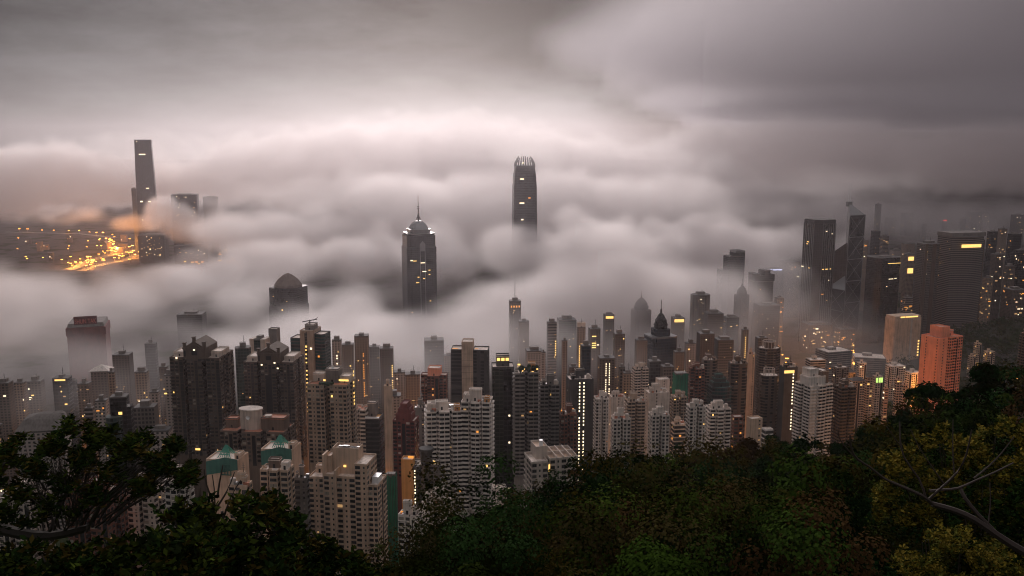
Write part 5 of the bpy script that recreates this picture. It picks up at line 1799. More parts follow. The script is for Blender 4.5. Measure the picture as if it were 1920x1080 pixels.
# ------------------------------------------------------------------ roads and their sodium lamps
def ribbon(name, pts, wd, mat, dz=0.4, stripes=True):
    """a road laid over the terrain along points (x, y), with kerbs and a painted centre line"""
    M = MB()
    P = []
    for (a, b) in zip(pts[:-1], pts[1:]):
        n = max(1, int(math.hypot(b[0] - a[0], b[1] - a[1]) / 25))
        P += [(a[0] + (b[0] - a[0]) * k / n, a[1] + (b[1] - a[1]) * k / n) for k in range(n)]
    P.append(pts[-1])
    L, Rr, C1, C2 = [], [], [], []
    for i, p in enumerate(P):
        q0, q1 = P[max(i - 1, 0)], P[min(i + 1, len(P) - 1)]
        dx, dy = q1[0] - q0[0], q1[1] - q0[1]
        l = math.hypot(dx, dy)
        nx, ny = -dy / l, dx / l
        z = gz(*p) + dz
        L.append((p[0] + nx * wd, p[1] + ny * wd, z)); Rr.append((p[0] - nx * wd, p[1] - ny * wd, z))
        C1.append((p[0] + nx * .3, p[1] + ny * .3, z + .01)); C2.append((p[0] - nx * .3, p[1] - ny * .3, z + .01))
    for i in range(len(P) - 1):
        M.poly([L[i], Rr[i], Rr[i + 1], L[i + 1]], 0)
        if i % 2 == 0: M.poly([C1[i], C2[i], C2[i + 1], C1[i + 1]], 1)
        for S, sgn in ((L, 1), (Rr, -1)):
            a, b = Vector(S[i]), Vector(S[i + 1])
            up = Vector((0, 0, .14))
            M.poly([a, b, b + up, a + up], 2)
    o = M.build(name, [mat, MAT['whitemetal'], MAT['grey']])
    return tag(o, kind='structure'), P


ASPH = plain('asphalt', (0.055, 0.053, 0.05), 0.8)
g = lambda px, py, Y: (at(px, py, Y).x, Y)
roads = []
roads.append(ribbon('road_far_shore', [g(128, 500, 3230), g(150, 490, 3360), g(172, 478, 3530), g(205, 470, 3680), g(252, 462, 3850)], 22, ASPH)[1])
roads.append(ribbon('slip_road_far_shore', [g(150, 500, 3200), g(185, 490, 3360), g(235, 480, 3520), g(256, 470, 3700)], 18, ASPH)[1])
roads.append(ribbon('avenue_far_shore', [g(10, 430, 4700), g(80, 432, 4650), g(150, 434, 4600), g(215, 440, 4400)], 14, ASPH)[1])
roads.append(ribbon('cross_road_far_shore', [g(200, 455, 4250), g(215, 462, 3950), g(212, 472, 3680)], 14, ASPH)[1])
roads.append(ribbon('road_east', [g(1452, 660, 1290), g(1472, 648, 1420), g(1482, 620, 1580), g(1476, 590, 1760)], 12, ASPH)[1])
roads.append(ribbon('slip_road_east', [g(1568, 668, 1380), g(1590, 655, 1480), g(1606, 640, 1580), g(1612, 620, 1700)], 10, ASPH)[1])
roads.append(ribbon('garden_road', [g(1700, 690, 1180), g(1722, 698, 1120), g(1735, 706, 1060)], 7, ASPH)[1])

lampM = MB()
lampM.tube([(0, 0, -3), (0, 0, 14)], [.35, .22], 6)
for q in range(2):
    a = q * math.pi
    lampM.tube([(0, 0, 14), (2.2 * math.cos(a), 2.2 * math.sin(a), 15)], .15, 4)
post_me = None


def street_lamp(x, y, label, group, scale=1.0, mat='lamp', light=0.0):
    global post_me, head_me
    root = empty('street_lamp', (x, y, gz(x, y)))
    tag(root, label, 'street lamp', group)
    if post_me is None:
        o = lampM.build('lamp_post', MAT['metal'], root)
        post_me = o.data
        hm = MB()
        hm.loft([ring(.9, 8, 14.2), ring(1.3, 8, 14.9), ring(.5, 8, 15.6)], 0)
        ho = hm.build('lamp_head', MAT['lamp'], root)
        head_me = ho.data
        ho.location.x = -2.2
    else:
        o = link('lamp_post', post_me, root)
        link('lamp_head', head_me, root).location.x = -2.2
    link('lamp_head', head_me, root).location.x = 2.2
    root.scale = (scale,) * 3
    if light:
        l = bpy.data.lights.new('sodium_light', 'POINT')
        l.energy = light
        l.color = (1.0, 0.36, 0.06)
        l.shadow_soft_size = 2
        lo = bpy.data.objects.new('sodium_light', l)
        COL.objects.link(lo)
        lo.parent = root
        lo.location = (0, 0, 17)
    return root


def along(P, step):
    acc = 0
    out = []
    for a, b in zip(P[:-1], P[1:]):
        l = math.hypot(b[0] - a[0], b[1] - a[1])
        acc += l
        if acc >= step:
            out.append(b)
            acc = 0
    return out


LL = ['sodium street lamp glowing orange along the bright curving road on the far shore', 'sodium street lamp on the slip road of the far shore', 'tiny orange lamp in the distant row along the far shore avenue',
      'orange lamp on the cross road above the bright curving road', 'orange street lamp on the steep road under the wide flat topped tower', 'orange street lamp on the slip road by the braced tower foot', 'street lamp on the garden road beside the salmon tower']
LGRP = ['street lamps along the curving far shore road', 'street lamps on the far shore slip road', 'street lamps along the far shore avenue', 'street lamps on the far shore cross road', 'street lamps under the wide flat topped tower', 'street lamps by the braced tower foot', 'street lamps on the garden road']
for i, P in enumerate(roads):
    stp = (26, 26, 60, 26, 40, 40, 50)[i]
    for k, (x, y) in enumerate(along(P, stp)):
        off = rnd.uniform(-1, 1) * (26 if i < 2 else 12)
        street_lamp(x + off, y + rnd.uniform(-8, 8), LL[i], LGRP[i], (1.25 if i < 4 else 1.0) * rnd.uniform(.7, 1.15), light=(0, 0, 0, 0, 0, 0, 0)[i] or ((420000 if i < 2 else 50000 if i in (4, 5) else 120000 if i == 6 else 120000) if k % 3 == 1 else 0))
# lamps in the streets between the towers
for k, (px, Y) in enumerate(((640, 830), (700, 760), (745, 900), (830, 930), (1000, 900), (1060, 860), (1135, 1000), (1150, 830), (1230, 930), (1300, 1000), (1345, 980), (1420, 1080), (1500, 980), (1540, 1120), (300, 880), (250, 820), (90, 900), (1610, 1100), (1650, 1080), (1460, 1180))):
    x = (px - 960) / F * Y
    street_lamp(x, Y, 'orange street lamp down in the streets between the tower blocks', 'street lamps between the tower blocks', 1.0, light=30000)
for k, (px, Y) in enumerate(((1672, 770), (1745, 740), (1800, 760))):  # lamps added to brighten the face of the salmon tower
    x = (px - 960) / F * Y
    street_lamp(x, Y, 'added lamp on the slope that lights the salmon orange tower', 'added lamps lighting the salmon orange tower', 1.0, light=55000)
# scattered lamps of the far shore yards
for k in range(46):
    px = rnd.choice([rnd.uniform(150, 256), rnd.uniform(10, 240), rnd.uniform(330, 445)])
    Y = rnd.uniform(3300, 4300) if px < 256 else rnd.uniform(3250, 3450)
    x = (px - 960) / F * Y
    street_lamp(x, Y, 'yard lamp scattered among the far shore yards under the fog', 'yard lamps of the far shore', rnd.uniform(.7, 1.1))

# ------------------------------------------------------------------ foliage
def leaf_material():
    m, t, b = newmat('leaves')
    a = t.nodes.new('ShaderNodeAttribute')
    a.attribute_name = 'tint'
    t.links.new(a.outputs['Color'], b.inputs['Base Color'])
    b.inputs['Roughness'].default_value = 0.65
    b.inputs['Specular IOR Level'].default_value = 0.0
    return m


LEAF = leaf_material()


def unit(v):
    return v / np.maximum(np.linalg.norm(v, axis=-1, keepdims=True), 1e-9)


def leaves_mesh(name, P, D, S, tint, width=0.3, face=None):
    """one quad per leaf (or leaf spray); tint is the leaf colour, painted lamplight included"""
    n = len(P)
    D = unit(D)
    if face is None:
        N = unit(np.cross(D, RNG.normal(size=(n, 3))))
    else:                       # leaves turned to the light, their faces outward and up
        nf = unit(face + RNG.normal(size=(n, 3)) * .30)
        D = unit(D - nf * (D * nf).sum(1, keepdims=True))
        N = np.cross(nf, D)
    S = np.asarray(S)[:, None]
    V = np.stack([P, P + D * S * .5 + N * S * width, P + D * S, P + D * S * .5 - N * S * width], 1).reshape(-1, 3)
    me = bpy.data.meshes.new(name)
    me.vertices.add(4 * n)
    me.vertices.foreach_set('co', V.astype(np.float32).ravel())
    me.loops.add(4 * n)
    me.loops.foreach_set('vertex_index', np.arange(4 * n, dtype=np.int32))
    me.polygons.add(n)
    me.polygons.foreach_set('loop_start', np.arange(0, 4 * n, 4, dtype=np.int32))
    me.update(calc_edges=True)
    at_ = me.attributes.new('tint', 'FLOAT_COLOR', 'POINT')
    c = np.ones((n, 4), np.float32)
    c[:, :3] = tint
    at_.data.foreach_set('color', np.repeat(c, 4, 0).ravel())
    me.materials.append(LEAF)
    me.validate()
    return me


def crown_points(n, r, h, nl):
    """leaf positions spread over uneven lobes, thin in places so that gaps remain"""
    L = RNG.normal(size=(nl, 3)) * np.array([r * .5, r * .5, h * .28]) + np.array([0, 0, h * .5])
    LR = RNG.uniform(.28, .52, nl) * r
    w = LR ** 2
    k = RNG.choice(nl, n, p=w / w.sum())
    d = unit(RNG.normal(size=(n, 3)))
    d[:, 2] = np.where(d[:, 2] < -.3, -d[:, 2] * .6, d[:, 2])
    rad = LR[k] * RNG.uniform(.55, 1.06, n) ** .45
    P = L[k] + d * rad[:, None] * np.array([1, 1, .8])
    D = np.concatenate([RNG.normal(size=(n, 3)), unit(d * .95 + np.array([0, 0, .4]))], 1)
    lobe_var = RNG.uniform(.6, 1.45, nl)[k]
    return P, D, lobe_var


GREENS = np.array([(.014, .028, .006), (.020, .034, .006), (.010, .024, .007), (.024, .034, .006), (.030, .028, .006), (.016, .032, .009)])
RUSTY = np.array([(.034, .024, .008), (.040, .022, .009), (.030, .024, .008)])
LAMPLIT = np.array([(.085, .15, .022), (.11, .16, .026)])  # leaf greens with lamplight painted into the colour
YELLOW = np.array([(.26, .20, .03), (.14, .14, .03), (.33, .24, .045), (.06, .07, .015)])

# hillside woodland: the closed canopy that reads as one mass
CP = [crown_points(n, 4.0, 6.0, 11) for n in (3600,) * 5]
PP, DD, SS, TT = [], [], [], []
yy = 34.0
ncrown = 0
while yy < 262:
    step = 5.9 + yy * .011
    uu = -0.36
    while uu < 0.78:
        y = yy + rnd.uniform(-.45, .45) * step
        u = uu + rnd.uniform(-.45, .45) * step / yy
        uu += step / yy
        ta, Yr = ridge(np.array(u))
        if y > Yr + 10 or (u < -0.1 and y < 60) or (y < 60 and u > 0.42):
            continue
        if y < Yr - 60 and rnd.random() < .12: continue
        x = u * y
        z = gz(x, y)
        P, D, lv = CP[rnd.randrange(5)]
        m = 4600 if y < 62 else 3200 if y < 90 else (1700 if y < 150 else 900)
        sel = RNG.integers(0, len(P), m)
        P = P.copy()
        s = rnd.choice((.6, .8, .95, 1.1, 1.35)) * rnd.uniform(.9, 1.1)
        a = rnd.uniform(0, 6.28)
        c, q = math.cos(a), math.sin(a)
        rot = np.array([[c, -q, 0], [q, c, 0], [0, 0, 1]])
        PP.append((P[sel] * s * np.array([1, 1, 1.25]) + RNG.normal(size=(m, 3)) * .09) @ rot.T + np.array([x, y, z + rnd.uniform(-1.5, 3.0)]))
        DD.append(np.concatenate([D[sel, :3], D[sel, 3:] @ rot.T], 1))
        SS.append(np.full(m, (.17 if y < 62 else .24 if y < 90 else .40 if y < 150 else .58)) * RNG.uniform(.6, 1.3, m))
        r_ = rnd.random()
        pal = RUSTY[rnd.randrange(3)] * 1.5 if r_ < .13 else (YELLOW[rnd.randrange(4)] * .13 if r_ < .22 else LAMPLIT[rnd.randrange(2)] * .4 if r_ < .25 else GREENS[rnd.randrange(6)] * rnd.choice((.3, .45, .65, .95, 1.6)))
        TT.append(pal[None] * (lv[sel] * RNG.uniform(.8, 1.25, m))[:, None])
        ncrown += 1
    yy += step * .82
print('woodland crowns', ncrown, sum(map(len, PP)))
wo = link('hillside_woodland', leaves_mesh('hillside_woodland', np.concatenate(PP), np.concatenate(DD)[:, :3], np.concatenate(SS), np.concatenate(TT), .52, face=np.concatenate(DD)[:, 3:]))
tag(wo, 'dark closed woodland covering the hillside below the lookout', 'woodland', kind='stuff')

# woods of the valley and of the knoll to the east, far off
PP, DD, SS, TT = [], [], [], []
for k in range(900):
    if k < 560:
        y = rnd.uniform(560, 1500); px = rnd.uniform(1500, 1960)
    elif k < 800:
        y = rnd.uniform(1480, 1800); px = rnd.uniform(1740, 1990) + (y - 1480) * .1
    else:
        y = rnd.uniform(270, 420); px = rnd.uniform(1560, 1960)
    x = (px - 960) / F * y
    P, D, lv = CP[k % 4]
    m = 130
    sel = RNG.integers(0, len(P), m)
    s = rnd.uniform(1.0, 2.1)
    PP.append(P[sel] * s + np.array([x, y, gz(x, y) + s])); DD.append(D[sel]); SS.append(np.full(m, 1.7) * RNG.uniform(.6, 1.4, m))
    TT.append(GREENS[rnd.randrange(6)][None] * (lv[sel] * RNG.uniform(.6, 1.4, m))[:, None])
wo = link('valley_woodland', leaves_mesh('valley_woodland', np.concatenate(PP), np.concatenate(DD)[:, :3], np.concatenate(SS), np.concatenate(TT), .52, face=np.concatenate(DD)[:, 3:]))
tag(wo, 'hazy woods between the low houses and on the dark knoll to the east', 'woodland', kind='stuff')


def limb(M, p, d, l, r, depth, tips, spread=.55, seg=4):
    """a branching limb; collects twig tips"""
    pts, rad = [Vector(p)], [r]
    dd = Vector(d).normalized()
    for k in range(seg):
        dd = (dd + Vector((rnd.uniform(-1, 1), rnd.uniform(-1, 1), rnd.uniform(-.4, .8))) * .16).normalized()
        pts.append(pts[-1] + dd * l / seg)
        rad.append(r * (1 - .45 * (k + 1) / seg))
    M.tube(pts, rad, 6 if r > .05 else 4)
    if depth == 0:
        tips.append((pts[-1], dd))
        return
    for k in range(rnd.choice((2, 3, 3))):
        i = rnd.randrange(max(1, seg - 2), seg + 1)
        nd = (dd + Vector((rnd.uniform(-1, 1), rnd.uniform(-1, 1), rnd.uniform(-.3, .9))) * spread * 1.3).normalized()
        limb(M, pts[i], nd, l * rnd.uniform(.55, .8), rad[i] * .62, depth - 1, tips, spread, seg)


# ---- single trees that stand out of the canopy
def hill_tree_proto(seed, r, h, n, pal, leaf=.5):
    global rnd
    M = MB()
    tips = []
    limb(M, (0, 0, -1.5), (0, 0, 1), h * .55, r * .07, 2, tips, .7)
    P, D, lv = crown_points(n, r, h * .75, 12)
    fc_, D = D[:, 3:], D[:, :3]
    P = P + np.array([0, 0, h * .28])
    col = pal[RNG.integers(0, len(pal), 1)] * (lv * RNG.uniform(.75, 1.3, n))[:, None]
    return M, leaves_mesh('crown', P, D, np.full(n, leaf) * RNG.uniform(.6, 1.3, n), col, .5, face=fc_)


PROT = {}
for key, r, h, n, pal in (('dark', 4.6, 9.5, 5200, GREENS[:3] * .75), ('olive', 4.4, 8.5, 4600, GREENS[3:5]), ('rust', 5.0, 8.5, 4600, RUSTY), ('bright', 3.2, 6, 4600, LAMPLIT * .9), ('ridge', 5.2, 11, 6500, GREENS[1:3] * .6)):  # the bright crowns carry lamplight in their leaf colour
    PROT[key] = hill_tree_proto(1, r, h, n, pal) + ([],)
PROT_TRUNK = {}


def hill_tree(key, px, y, label, s=1.0, dz=0.0, group='trees standing out of the hillside canopy'):
    x = (px - 960) / F * y
    root = empty('tree', (x, y, gz(x, y) + dz), rnd.uniform(0, 6.28))
    tag(root, label, 'tree', group)
    M, cme, _ = PROT[key]
    if key not in PROT_TRUNK:
        PROT_TRUNK[key] = M.build('trunk', MAT['bark'], root).data
    else:
        link('trunk', PROT_TRUNK[key], root)
    link('crown', cme, root)
    root.scale = (s, s, s * rnd.uniform(.9, 1.1))


for key, px, y, label, s in (
    ('ridge', 1150, 236, 'tall dark round tree on the ridge in front of the low white front block', .85),
    ('ridge', 1205, 240, 'dark tree on the ridge below the paired white flats', .7),
    ('dark', 1262, 238, 'dark tree on the ridge below the small orange lit building', .7),
    ('rust', 1330, 232, 'rust tinted tree on the ridge below the crown roofed white tower', 1.0),
    ('rust', 1392, 228, 'broad brownish tree on the ridge below the rust coloured block', 1.3),
    ('rust', 1440, 224, 'brown tinted tree on the ridge below the white pavilion', 1.0),
    ('dark', 1480, 230, 'dark bushy tree on the ridge in front of the black tower with lit roof', 1.2),
    ('ridge', 1530, 226, 'dark tree on the ridge in front of the white fronted tower', 1.0),
    ('ridge', 1585, 218, 'dark tree on the ridge in front of the brown curved balcony tower', 1.0),
    ('dark', 1640, 206, 'dark tree on the ridge at the opening to the hazy valley', .9),
    ('ridge', 1690, 190, 'dark tree on the rising ridge left of the salmon tower foot', .9),
    ('dark', 1735, 182, 'dark tree on the ridge right in front of the salmon tower foot', 1.0),
    ('ridge', 1790, 172, 'dark tree high on the ridge right of the salmon tower', 1.1),
    ('dark', 1842, 162, 'dark tree on the ridge below the white row of flats', .9),
    ('ridge', 1895, 154, 'dark tree at the highest end of the ridge by the picture border', 1.0),
    ('olive', 1085, 222, 'olive tree on the ridge touching the low cream block', .75),
    ('dark', 1030, 214, 'dark tree covering the foot of the low cream block', .8),
    ('dark', 930, 204, 'dark tree beside the small white gate house', .7),
    ('ridge', 868, 188, 'dark rounded tree in front of the white apartment pair foot', .9),
    ('rust', 1100, 120, 'rust brown crown low on the slope below the low cream block', .9),
    ('rust', 1300, 105, 'reddish brown crown in the middle of the slope', .9),
    ('rust', 1420, 110, 'brown crown on the slope under the brownish ridge tree', .8),
    ('bright', 1420, 128, 'small shrub coloured as lamp lit yellow green in the middle of the dark slope', 1.0),
    ('bright', 1450, 130, 'second shrub coloured as lamp lit yellow green beside the first', .8),
    ('bright', 1545, 140, 'crown coloured as lit pale green on the slope below the white fronted tower', 1.1),
    ('bright', 1180, 140, 'light green crown among darker ones below the tall round ridge tree', .9),
    ('olive', 1255, 85, 'wide olive crown low in the middle of the wood', 1.0),
    ('olive', 1390, 75, 'wide yellowish olive crown near the lower picture edge', 1.0),
    ('olive', 870, 95, 'grey olive crown with bare twigs on the lower slope', .8),
    ('olive', 985, 150, 'olive crown below the low cream block', .8),
):
    hill_tree(key, px, y, label, s)


# ---- near trees with rosettes of leaves
def rosettes(C, n, leaf, pal, up=.5, jit=.03):
    """whorls of long leaves round twig ends"""
    m = len(C)
    P = np.repeat(C, n, 0) + RNG.normal(size=(m * n, 3)) * jit
    a = RNG.uniform(0, 6.28, m * n)
    D = np.stack([np.cos(a), np.sin(a), RNG.uniform(-.3, 1.2, m * n) * up * 1.6], 1)
    pk = pal[RNG.integers(0, len(pal), m)] * RNG.uniform(.5, 1.5, m)[:, None]
    T = np.repeat(pk, n, 0) * RNG.uniform(.7, 1.35, m * n)[:, None]
    return P, D, RNG.uniform(.7, 1.25, m * n) * leaf, T


def poly3(M, pts, Y, r0, r1, dY=0.0, seg=6):
    """a bent limb through pixel positions at its own depth"""
    P = [at(px, py, Y + dY * i / max(1, len(pts) - 1)) for i, (px, py) in enumerate(pts)]
    # resample with smoothing
    Q = []
    for i in range(len(P) - 1):
        a, b = P[i], P[i + 1]
        Q += [a, a.lerp(b, .5)]
    Q.append(P[-1])
    S = [Q[0]] + [(Q[i - 1] + Q[i] * 2 + Q[i + 1]) / 4 for i in range(1, len(Q) - 1)] + [Q[-1]]
    n = len(S)
    M.tube(S, [r0 + (r1 - r0) * i / (n - 1) for i in range(n)], seg)
    return S


DARKLEAF = np.array([(.018, .034, .008), (.032, .042, .008), (.012, .022, .007), (.055, .040, .010), (.045, .060, .010), (.016, .022, .008)])

# the leafy tree on the left with its low bent limb
Y = 13.0
root = empty('leafy_tree', at(-60, 1100, Y))
tag(root, 'flat crowned leafy tree with a low bent limb and fanning twigs', 'tree')
o_ = Vector(root.location)
M = MB()
poly3(M, [(-120, 1180), (-70, 1060), (-20, 985), (30, 1000), (95, 1008), (165, 990)], Y, .12, .06)
poly3(M, [(-60, 1050), (-30, 960), (-10, 890), (30, 850)], Y, .12, .05)
hub = [(170, 990), (172, 960), (150, 1005)]
tipsC = []
for k in range(46):
    f = rnd.random()
    ex = 30 + 325 * f + rnd.uniform(-12, 12)
    ey = 900 - 38 * math.sin(f * 2.2) + rnd.uniform(-22, 22)
    g0 = rnd.random()
    sx_, sy_ = 60 + 150 * max(0, f * .8 + g0 * .3), 1000 - 14 * g0 - 30 * f * rnd.random()
    dY = rnd.uniform(-.8, .8)
    m1 = (sx_ + (ex - sx_) * .3 + rnd.uniform(-22, 22), sy_ + (ey - sy_) * .35 + rnd.uniform(-12, 16))
    m2 = (sx_ + (ex - sx_) * .65 + rnd.uniform(-18, 18), sy_ + (ey - sy_) * .7 + rnd.uniform(-12, 12))
    Yk = Y + rnd.uniform(-.9, .9)
    thick = rnd.choice((.010, .013, .017, .028))
    poly3(M, [(sx_, sy_), m1, m2, (ex, ey)], Yk, thick, .005, dY, 4)
    for j in range(4):
        b0 = rnd.choice((m1, m2, m2))
        poly3(M, [b0, ((b0[0] + ex) / 2 + rnd.uniform(-20, 24), (b0[1] + ey) / 2 + rnd.uniform(-20, 14)), (ex + rnd.uniform(-45, 45), ey - rnd.uniform(-10, 50))], Yk + dY * .5, .008, .003, rnd.uniform(-.5, .5), 3)
for v in range(len(M.v)): M.v[v] = tuple(Vector(M.v[v]) - o_)
M.build('trunk', MAT['bark'], root)
C = []
TOPX = [-40, 20, 60, 95, 125, 160, 205, 250, 300, 345, 372]
TOPY = [850, 832, 845, 825, 800, 812, 818, 822, 836, 842, 872]
while len(C) < 1750:
    px = rnd.uniform(-60, 366)
    tp = np.interp(px, TOPX, TOPY) + 10 * math.sin(px * .13) + 8 * math.sin(px * .31 + 2) + 5 * math.sin(px * .57)
    bot = np.interp(px, [-60, 60, 150, 220, 300, 366], [1010, 985, 968, 940, 925, 905])
    f = rnd.random() ** 1.5
    py = tp + (bot - tp) * f
    # clumps and holes
    if math.sin(px * .083 + py * .06) + math.sin(px * .05 - py * .11 + 1) + .6 * math.sin(py * .16 + px * .21) < .08 + rnd.uniform(-.3, .3):
        continue
    C.append(at(px, py, Y + rnd.uniform(-1.6, 1.6)))
for (px, py) in ((168, 795), (212, 803), (246, 820), (282, 820), (40, 818), (118, 802), (330, 830)):
    for k in range(9): C.append(at(px + rnd.uniform(-7, 7), py + rnd.uniform(-2, 14), Y))
C = np.array([tuple(c - o_) for c in C])
me = leaves_mesh('crown', *rosettes(C, 9, .10, DARKLEAF), width=.17)
link('crown', me, root)


def bush(name, label, outline, Y, depth, n, leaf, pal, width=.22, twigs=(), nper=8, cat='shrub', hole=.9, bottom=1120):
    xs_ = [p[0] for p in outline]
    ys_ = [p[1] for p in outline]
    cx_ = sum(xs_) / len(xs_)
    p0 = at(cx_, bottom, Y)
    root = empty(name, p0)
    tag(root, label, cat)
    C = []
    while len(C) < n:
        px = rnd.uniform(xs_[0], xs_[-1])
        tp = np.interp(px, xs_, ys_) + 8 * math.sin(px * .11 + Y) + 5 * math.sin(px * .31)
        f = rnd.random() ** .9
        py = tp + (bottom - tp) * f
        if math.sin(px * .06 + py * .045 + Y) + math.sin(px * .037 - py * .07) + .5 * math.sin(py * .12 + px * .17) < -hole + rnd.uniform(-.5, .5):
            continue
        C.append(tuple(at(px, py, Y + rnd.uniform(-depth, depth) + (py - tp) * -.004) - p0))
    me = leaves_mesh('crown', *rosettes(np.array(C), nper, leaf, pal), width=width)
    for k in range(9):
        M = MB()
        px = rnd.uniform(xs_[0], xs_[-1])
        tp = np.interp(px, xs_, ys_)
        poly3(M, [(cx_, bottom + 60), (cx_ + (px - cx_) * .5, bottom + 20), (cx_ + (px - cx_) * .75 + rnd.uniform(-10, 10), (bottom + tp) / 2), (px, tp + 15)], Y + rnd.uniform(-depth, depth) * .6, .035, .01, 0, 4)
        M.v = [tuple(Vector(v) - p0) for v in M.v]
        M.build('stem', MAT['bark'], root)
    for tw in twigs:
        T_ = MB()
        poly3(T_, tw, Y, .016, .006, 0, 4)
        T_.v = [tuple(Vector(v) - p0) for v in T_.v]
        T_.build('twig', MAT['bark'], root)
    link('crown', me, root)
    return root


TW = [[(395, 1010), (405, 940), (398, 890)], [(400, 960), (425, 925), (440, 885)], [(402, 950), (385, 905), (383, 880)], [(415, 985), (432, 930), (452, 900)], [(408, 930), (412, 900), (418, 872)],
      [(350, 1010), (372, 950), (376, 915)], [(330, 1000), (345, 950), (352, 920)], [(440, 1000), (455, 950), (470, 925)]]
bush('shrub', 'broad leaved shrub with bare upright twigs in front of the green framed roofs', [(290, 960), (330, 950), (372, 930), (410, 945), (450, 935), (490, 925), (530, 935), (560, 960)], 11.0, 1.0, 1000, .11, DARKLEAF * 1.1, .24, TW, hole=.75)
bush('shrub', 'leafy shrub climbing in front of the foot of the beige block', [(470, 985), (520, 965), (560, 990), (600, 1010), (640, 1030), (700, 1062)], 12.5, 1.0, 800, .10, DARKLEAF * .9, .24)
bush('shrub', 'nearly black shrub filling the lower left corner under the bent limb', [(-80, 1045), (0, 1040), (60, 1020), (120, 1035), (200, 1015), (260, 1010), (330, 1000), (420, 1010)], 9.5, 1.0, 1500, .10, DARKLEAF * .8, .22, hole=1.2)
bush('shrub', 'dark shrub along the lower edge left of the woodland', [(380, 1050), (450, 1030), (520, 1040), (600, 1042), (680, 1068), (760, 1080)], 14, 1.2, 900, .11, DARKLEAF * .6, .24, hole=1.3, bottom=1150)

# ---- the yellow green trees on the right and the bare limbed tree before them
bush('yellow_green_tree', 'yellow green small leaved tree in three masses behind the bare limbed tree', [(1640, 880), (1680, 835), (1720, 815), (1760, 805), (1800, 800), (1860, 800), (1900, 785), (1960, 770)], 24, 1.8, 3800, .10, YELLOW * .6, .3, nper=9, cat='tree', hole=.2, bottom=985)
bush('yellow_green_shrub', 'yellow green shrub at the lower right corner beneath the bare limbs', [(1655, 1080), (1680, 1040), (1720, 1005), (1770, 985), (1820, 1000), (1880, 1020), (1960, 1030)], 19, 1.5, 2600, .08, YELLOW * .6, .3, nper=9, hole=.35, bottom=1130)
bush('shrub', 'dark green shrub at the right border under the bare trunk', [(1780, 930), (1830, 905), (1880, 900), (1960, 890)], 21, 1.5, 900, .13, GREENS, .3, nper=8, hole=.6, bottom=1130)

Y = 16.0
root = empty('bare_tree', at(1960, 1080, Y))
tag(root, 'bare limbed tree with reddish forking branches reaching in from the right border', 'tree')
o_ = Vector(root.location)


def branch(name, pts, r0, r1, dY, parent=None, Yb=Y):
    M = MB()
    poly3(M, pts, Yb, r0 * .72, r1 * .8, dY)
    M.v = [tuple(Vector(v) - o_) for v in M.v]
    return M.build(name, MAT['palebark'], root, True)


branch('trunk', [(2010, 1085), (1920, 1036), (1866, 1002), (1826, 972), (1789, 956), (1748, 945)], .13, .065, 0)
branch('branch', [(1748, 945), (1733, 930), (1685, 910), (1655, 897), (1630, 874), (1605, 861), (1594, 839), (1594, 815)], .05, .02, -.6)
branch('branch', [(1612, 866), (1590, 845), (1573, 822), (1571, 806)], .022, .012, -.3)
branch('branch', [(1880, 1012), (1866, 998), (1833, 965), (1807, 932), (1802, 917)], .07, .045, .5)
branch('branch', [(1742, 921), (1770, 918), (1796, 917), (1826, 902), (1863, 887), (1900, 868)], .04, .018, .4)
branch('branch', [(1740, 938), (1767, 913), (1796, 887), (1813, 854), (1822, 806)], .038, .015, -.4)
branch('branch', [(1737, 938), (1726, 898), (1692, 858), (1687, 820), (1687, 791)], .034, .015, .3)
branch('branch', [(1826, 897), (1856, 873), (1878, 850), (1902, 818)], .026, .012, .3)
branch('branch', [(1690, 838), (1675, 818), (1662, 799)], .018, .010, 0)
branch('branch', [(1790, 893), (1786, 850), (1787, 787)], .020, .010, .1)
branch('branch', [(1772, 910), (1745, 872), (1722, 838), (1708, 806)], .022, .010, .2)
branch('branch', [(1850, 1000), (1858, 950), (1856, 905)], .02, .010, .2)

# ------------------------------------------------------------------ haze and fog
hm, ht, hb = newmat('haze')
ht.nodes.clear()
ho_ = ht.nodes.new('ShaderNodeOutputMaterial')
hv = ht.nodes.new('ShaderNodeVolumePrincipled')
hv.inputs['Density'].default_value = 3.0e-5
hv.inputs['Anisotropy'].default_value = 0.7
hv.inputs['Color'].default_value = (0.92, 0.84, 0.88, 1)
ht.links.new(hv.outputs[0], ho_.inputs['Volume'])
M = MB()
M.box(-8000, 8000, -150, 13000, -3, 760, 0, True)
tag(M.build('haze', hm), kind='stuff')

X0, X1, Y0, Y1, Z0, Z1 = -3150, 3000, 740, 5300, 0, 740
NX, NY, NZ = 385, 286, 70
xs = np.linspace(X0, X1, NX)
ys = np.linspace(Y0, Y1, NY)
zs = np.linspace(Z0, Z1, NZ)


def spl(n, c):
    t = np.linspace(0, c - 3.001, n)
    i = t.astype(int)
    f = t - i
    Wm = np.zeros((n, c))
    for k, wt_ in enumerate(((1 - f) ** 3 / 6, (3 * f ** 3 - 6 * f ** 2 + 4) / 6, (-3 * f ** 3 + 3 * f ** 2 + 3 * f + 1) / 6, f ** 3 / 6)):
        Wm[np.arange(n), i + k] += wt_
    return Wm


FRNG = np.random.default_rng(6)


def vnoise(size, zr=.5):
    c = [int((b - a) / s) + 4 for a, b, s in ((X0, X1, size), (Y0, Y1, size), (Z0, Z1, size * zr))]
    L = FRNG.uniform(-1, 1, c)
    A = np.tensordot(spl(NX, c[0]), L, (1, 0))
    A = np.einsum('jb,abc->ajc', spl(NY, c[1]), A)
    return np.einsum('kc,ajc->ajk', spl(NZ, c[2]), A) * 1.8


NB = vnoise(420) * .55 + vnoise(220) * .5
NS = np.abs(vnoise(170, .7)) * .75 + np.abs(vnoise(85, .8)) * .62 + vnoise(44, .9) * .55
NOISE = NB + NS - .45
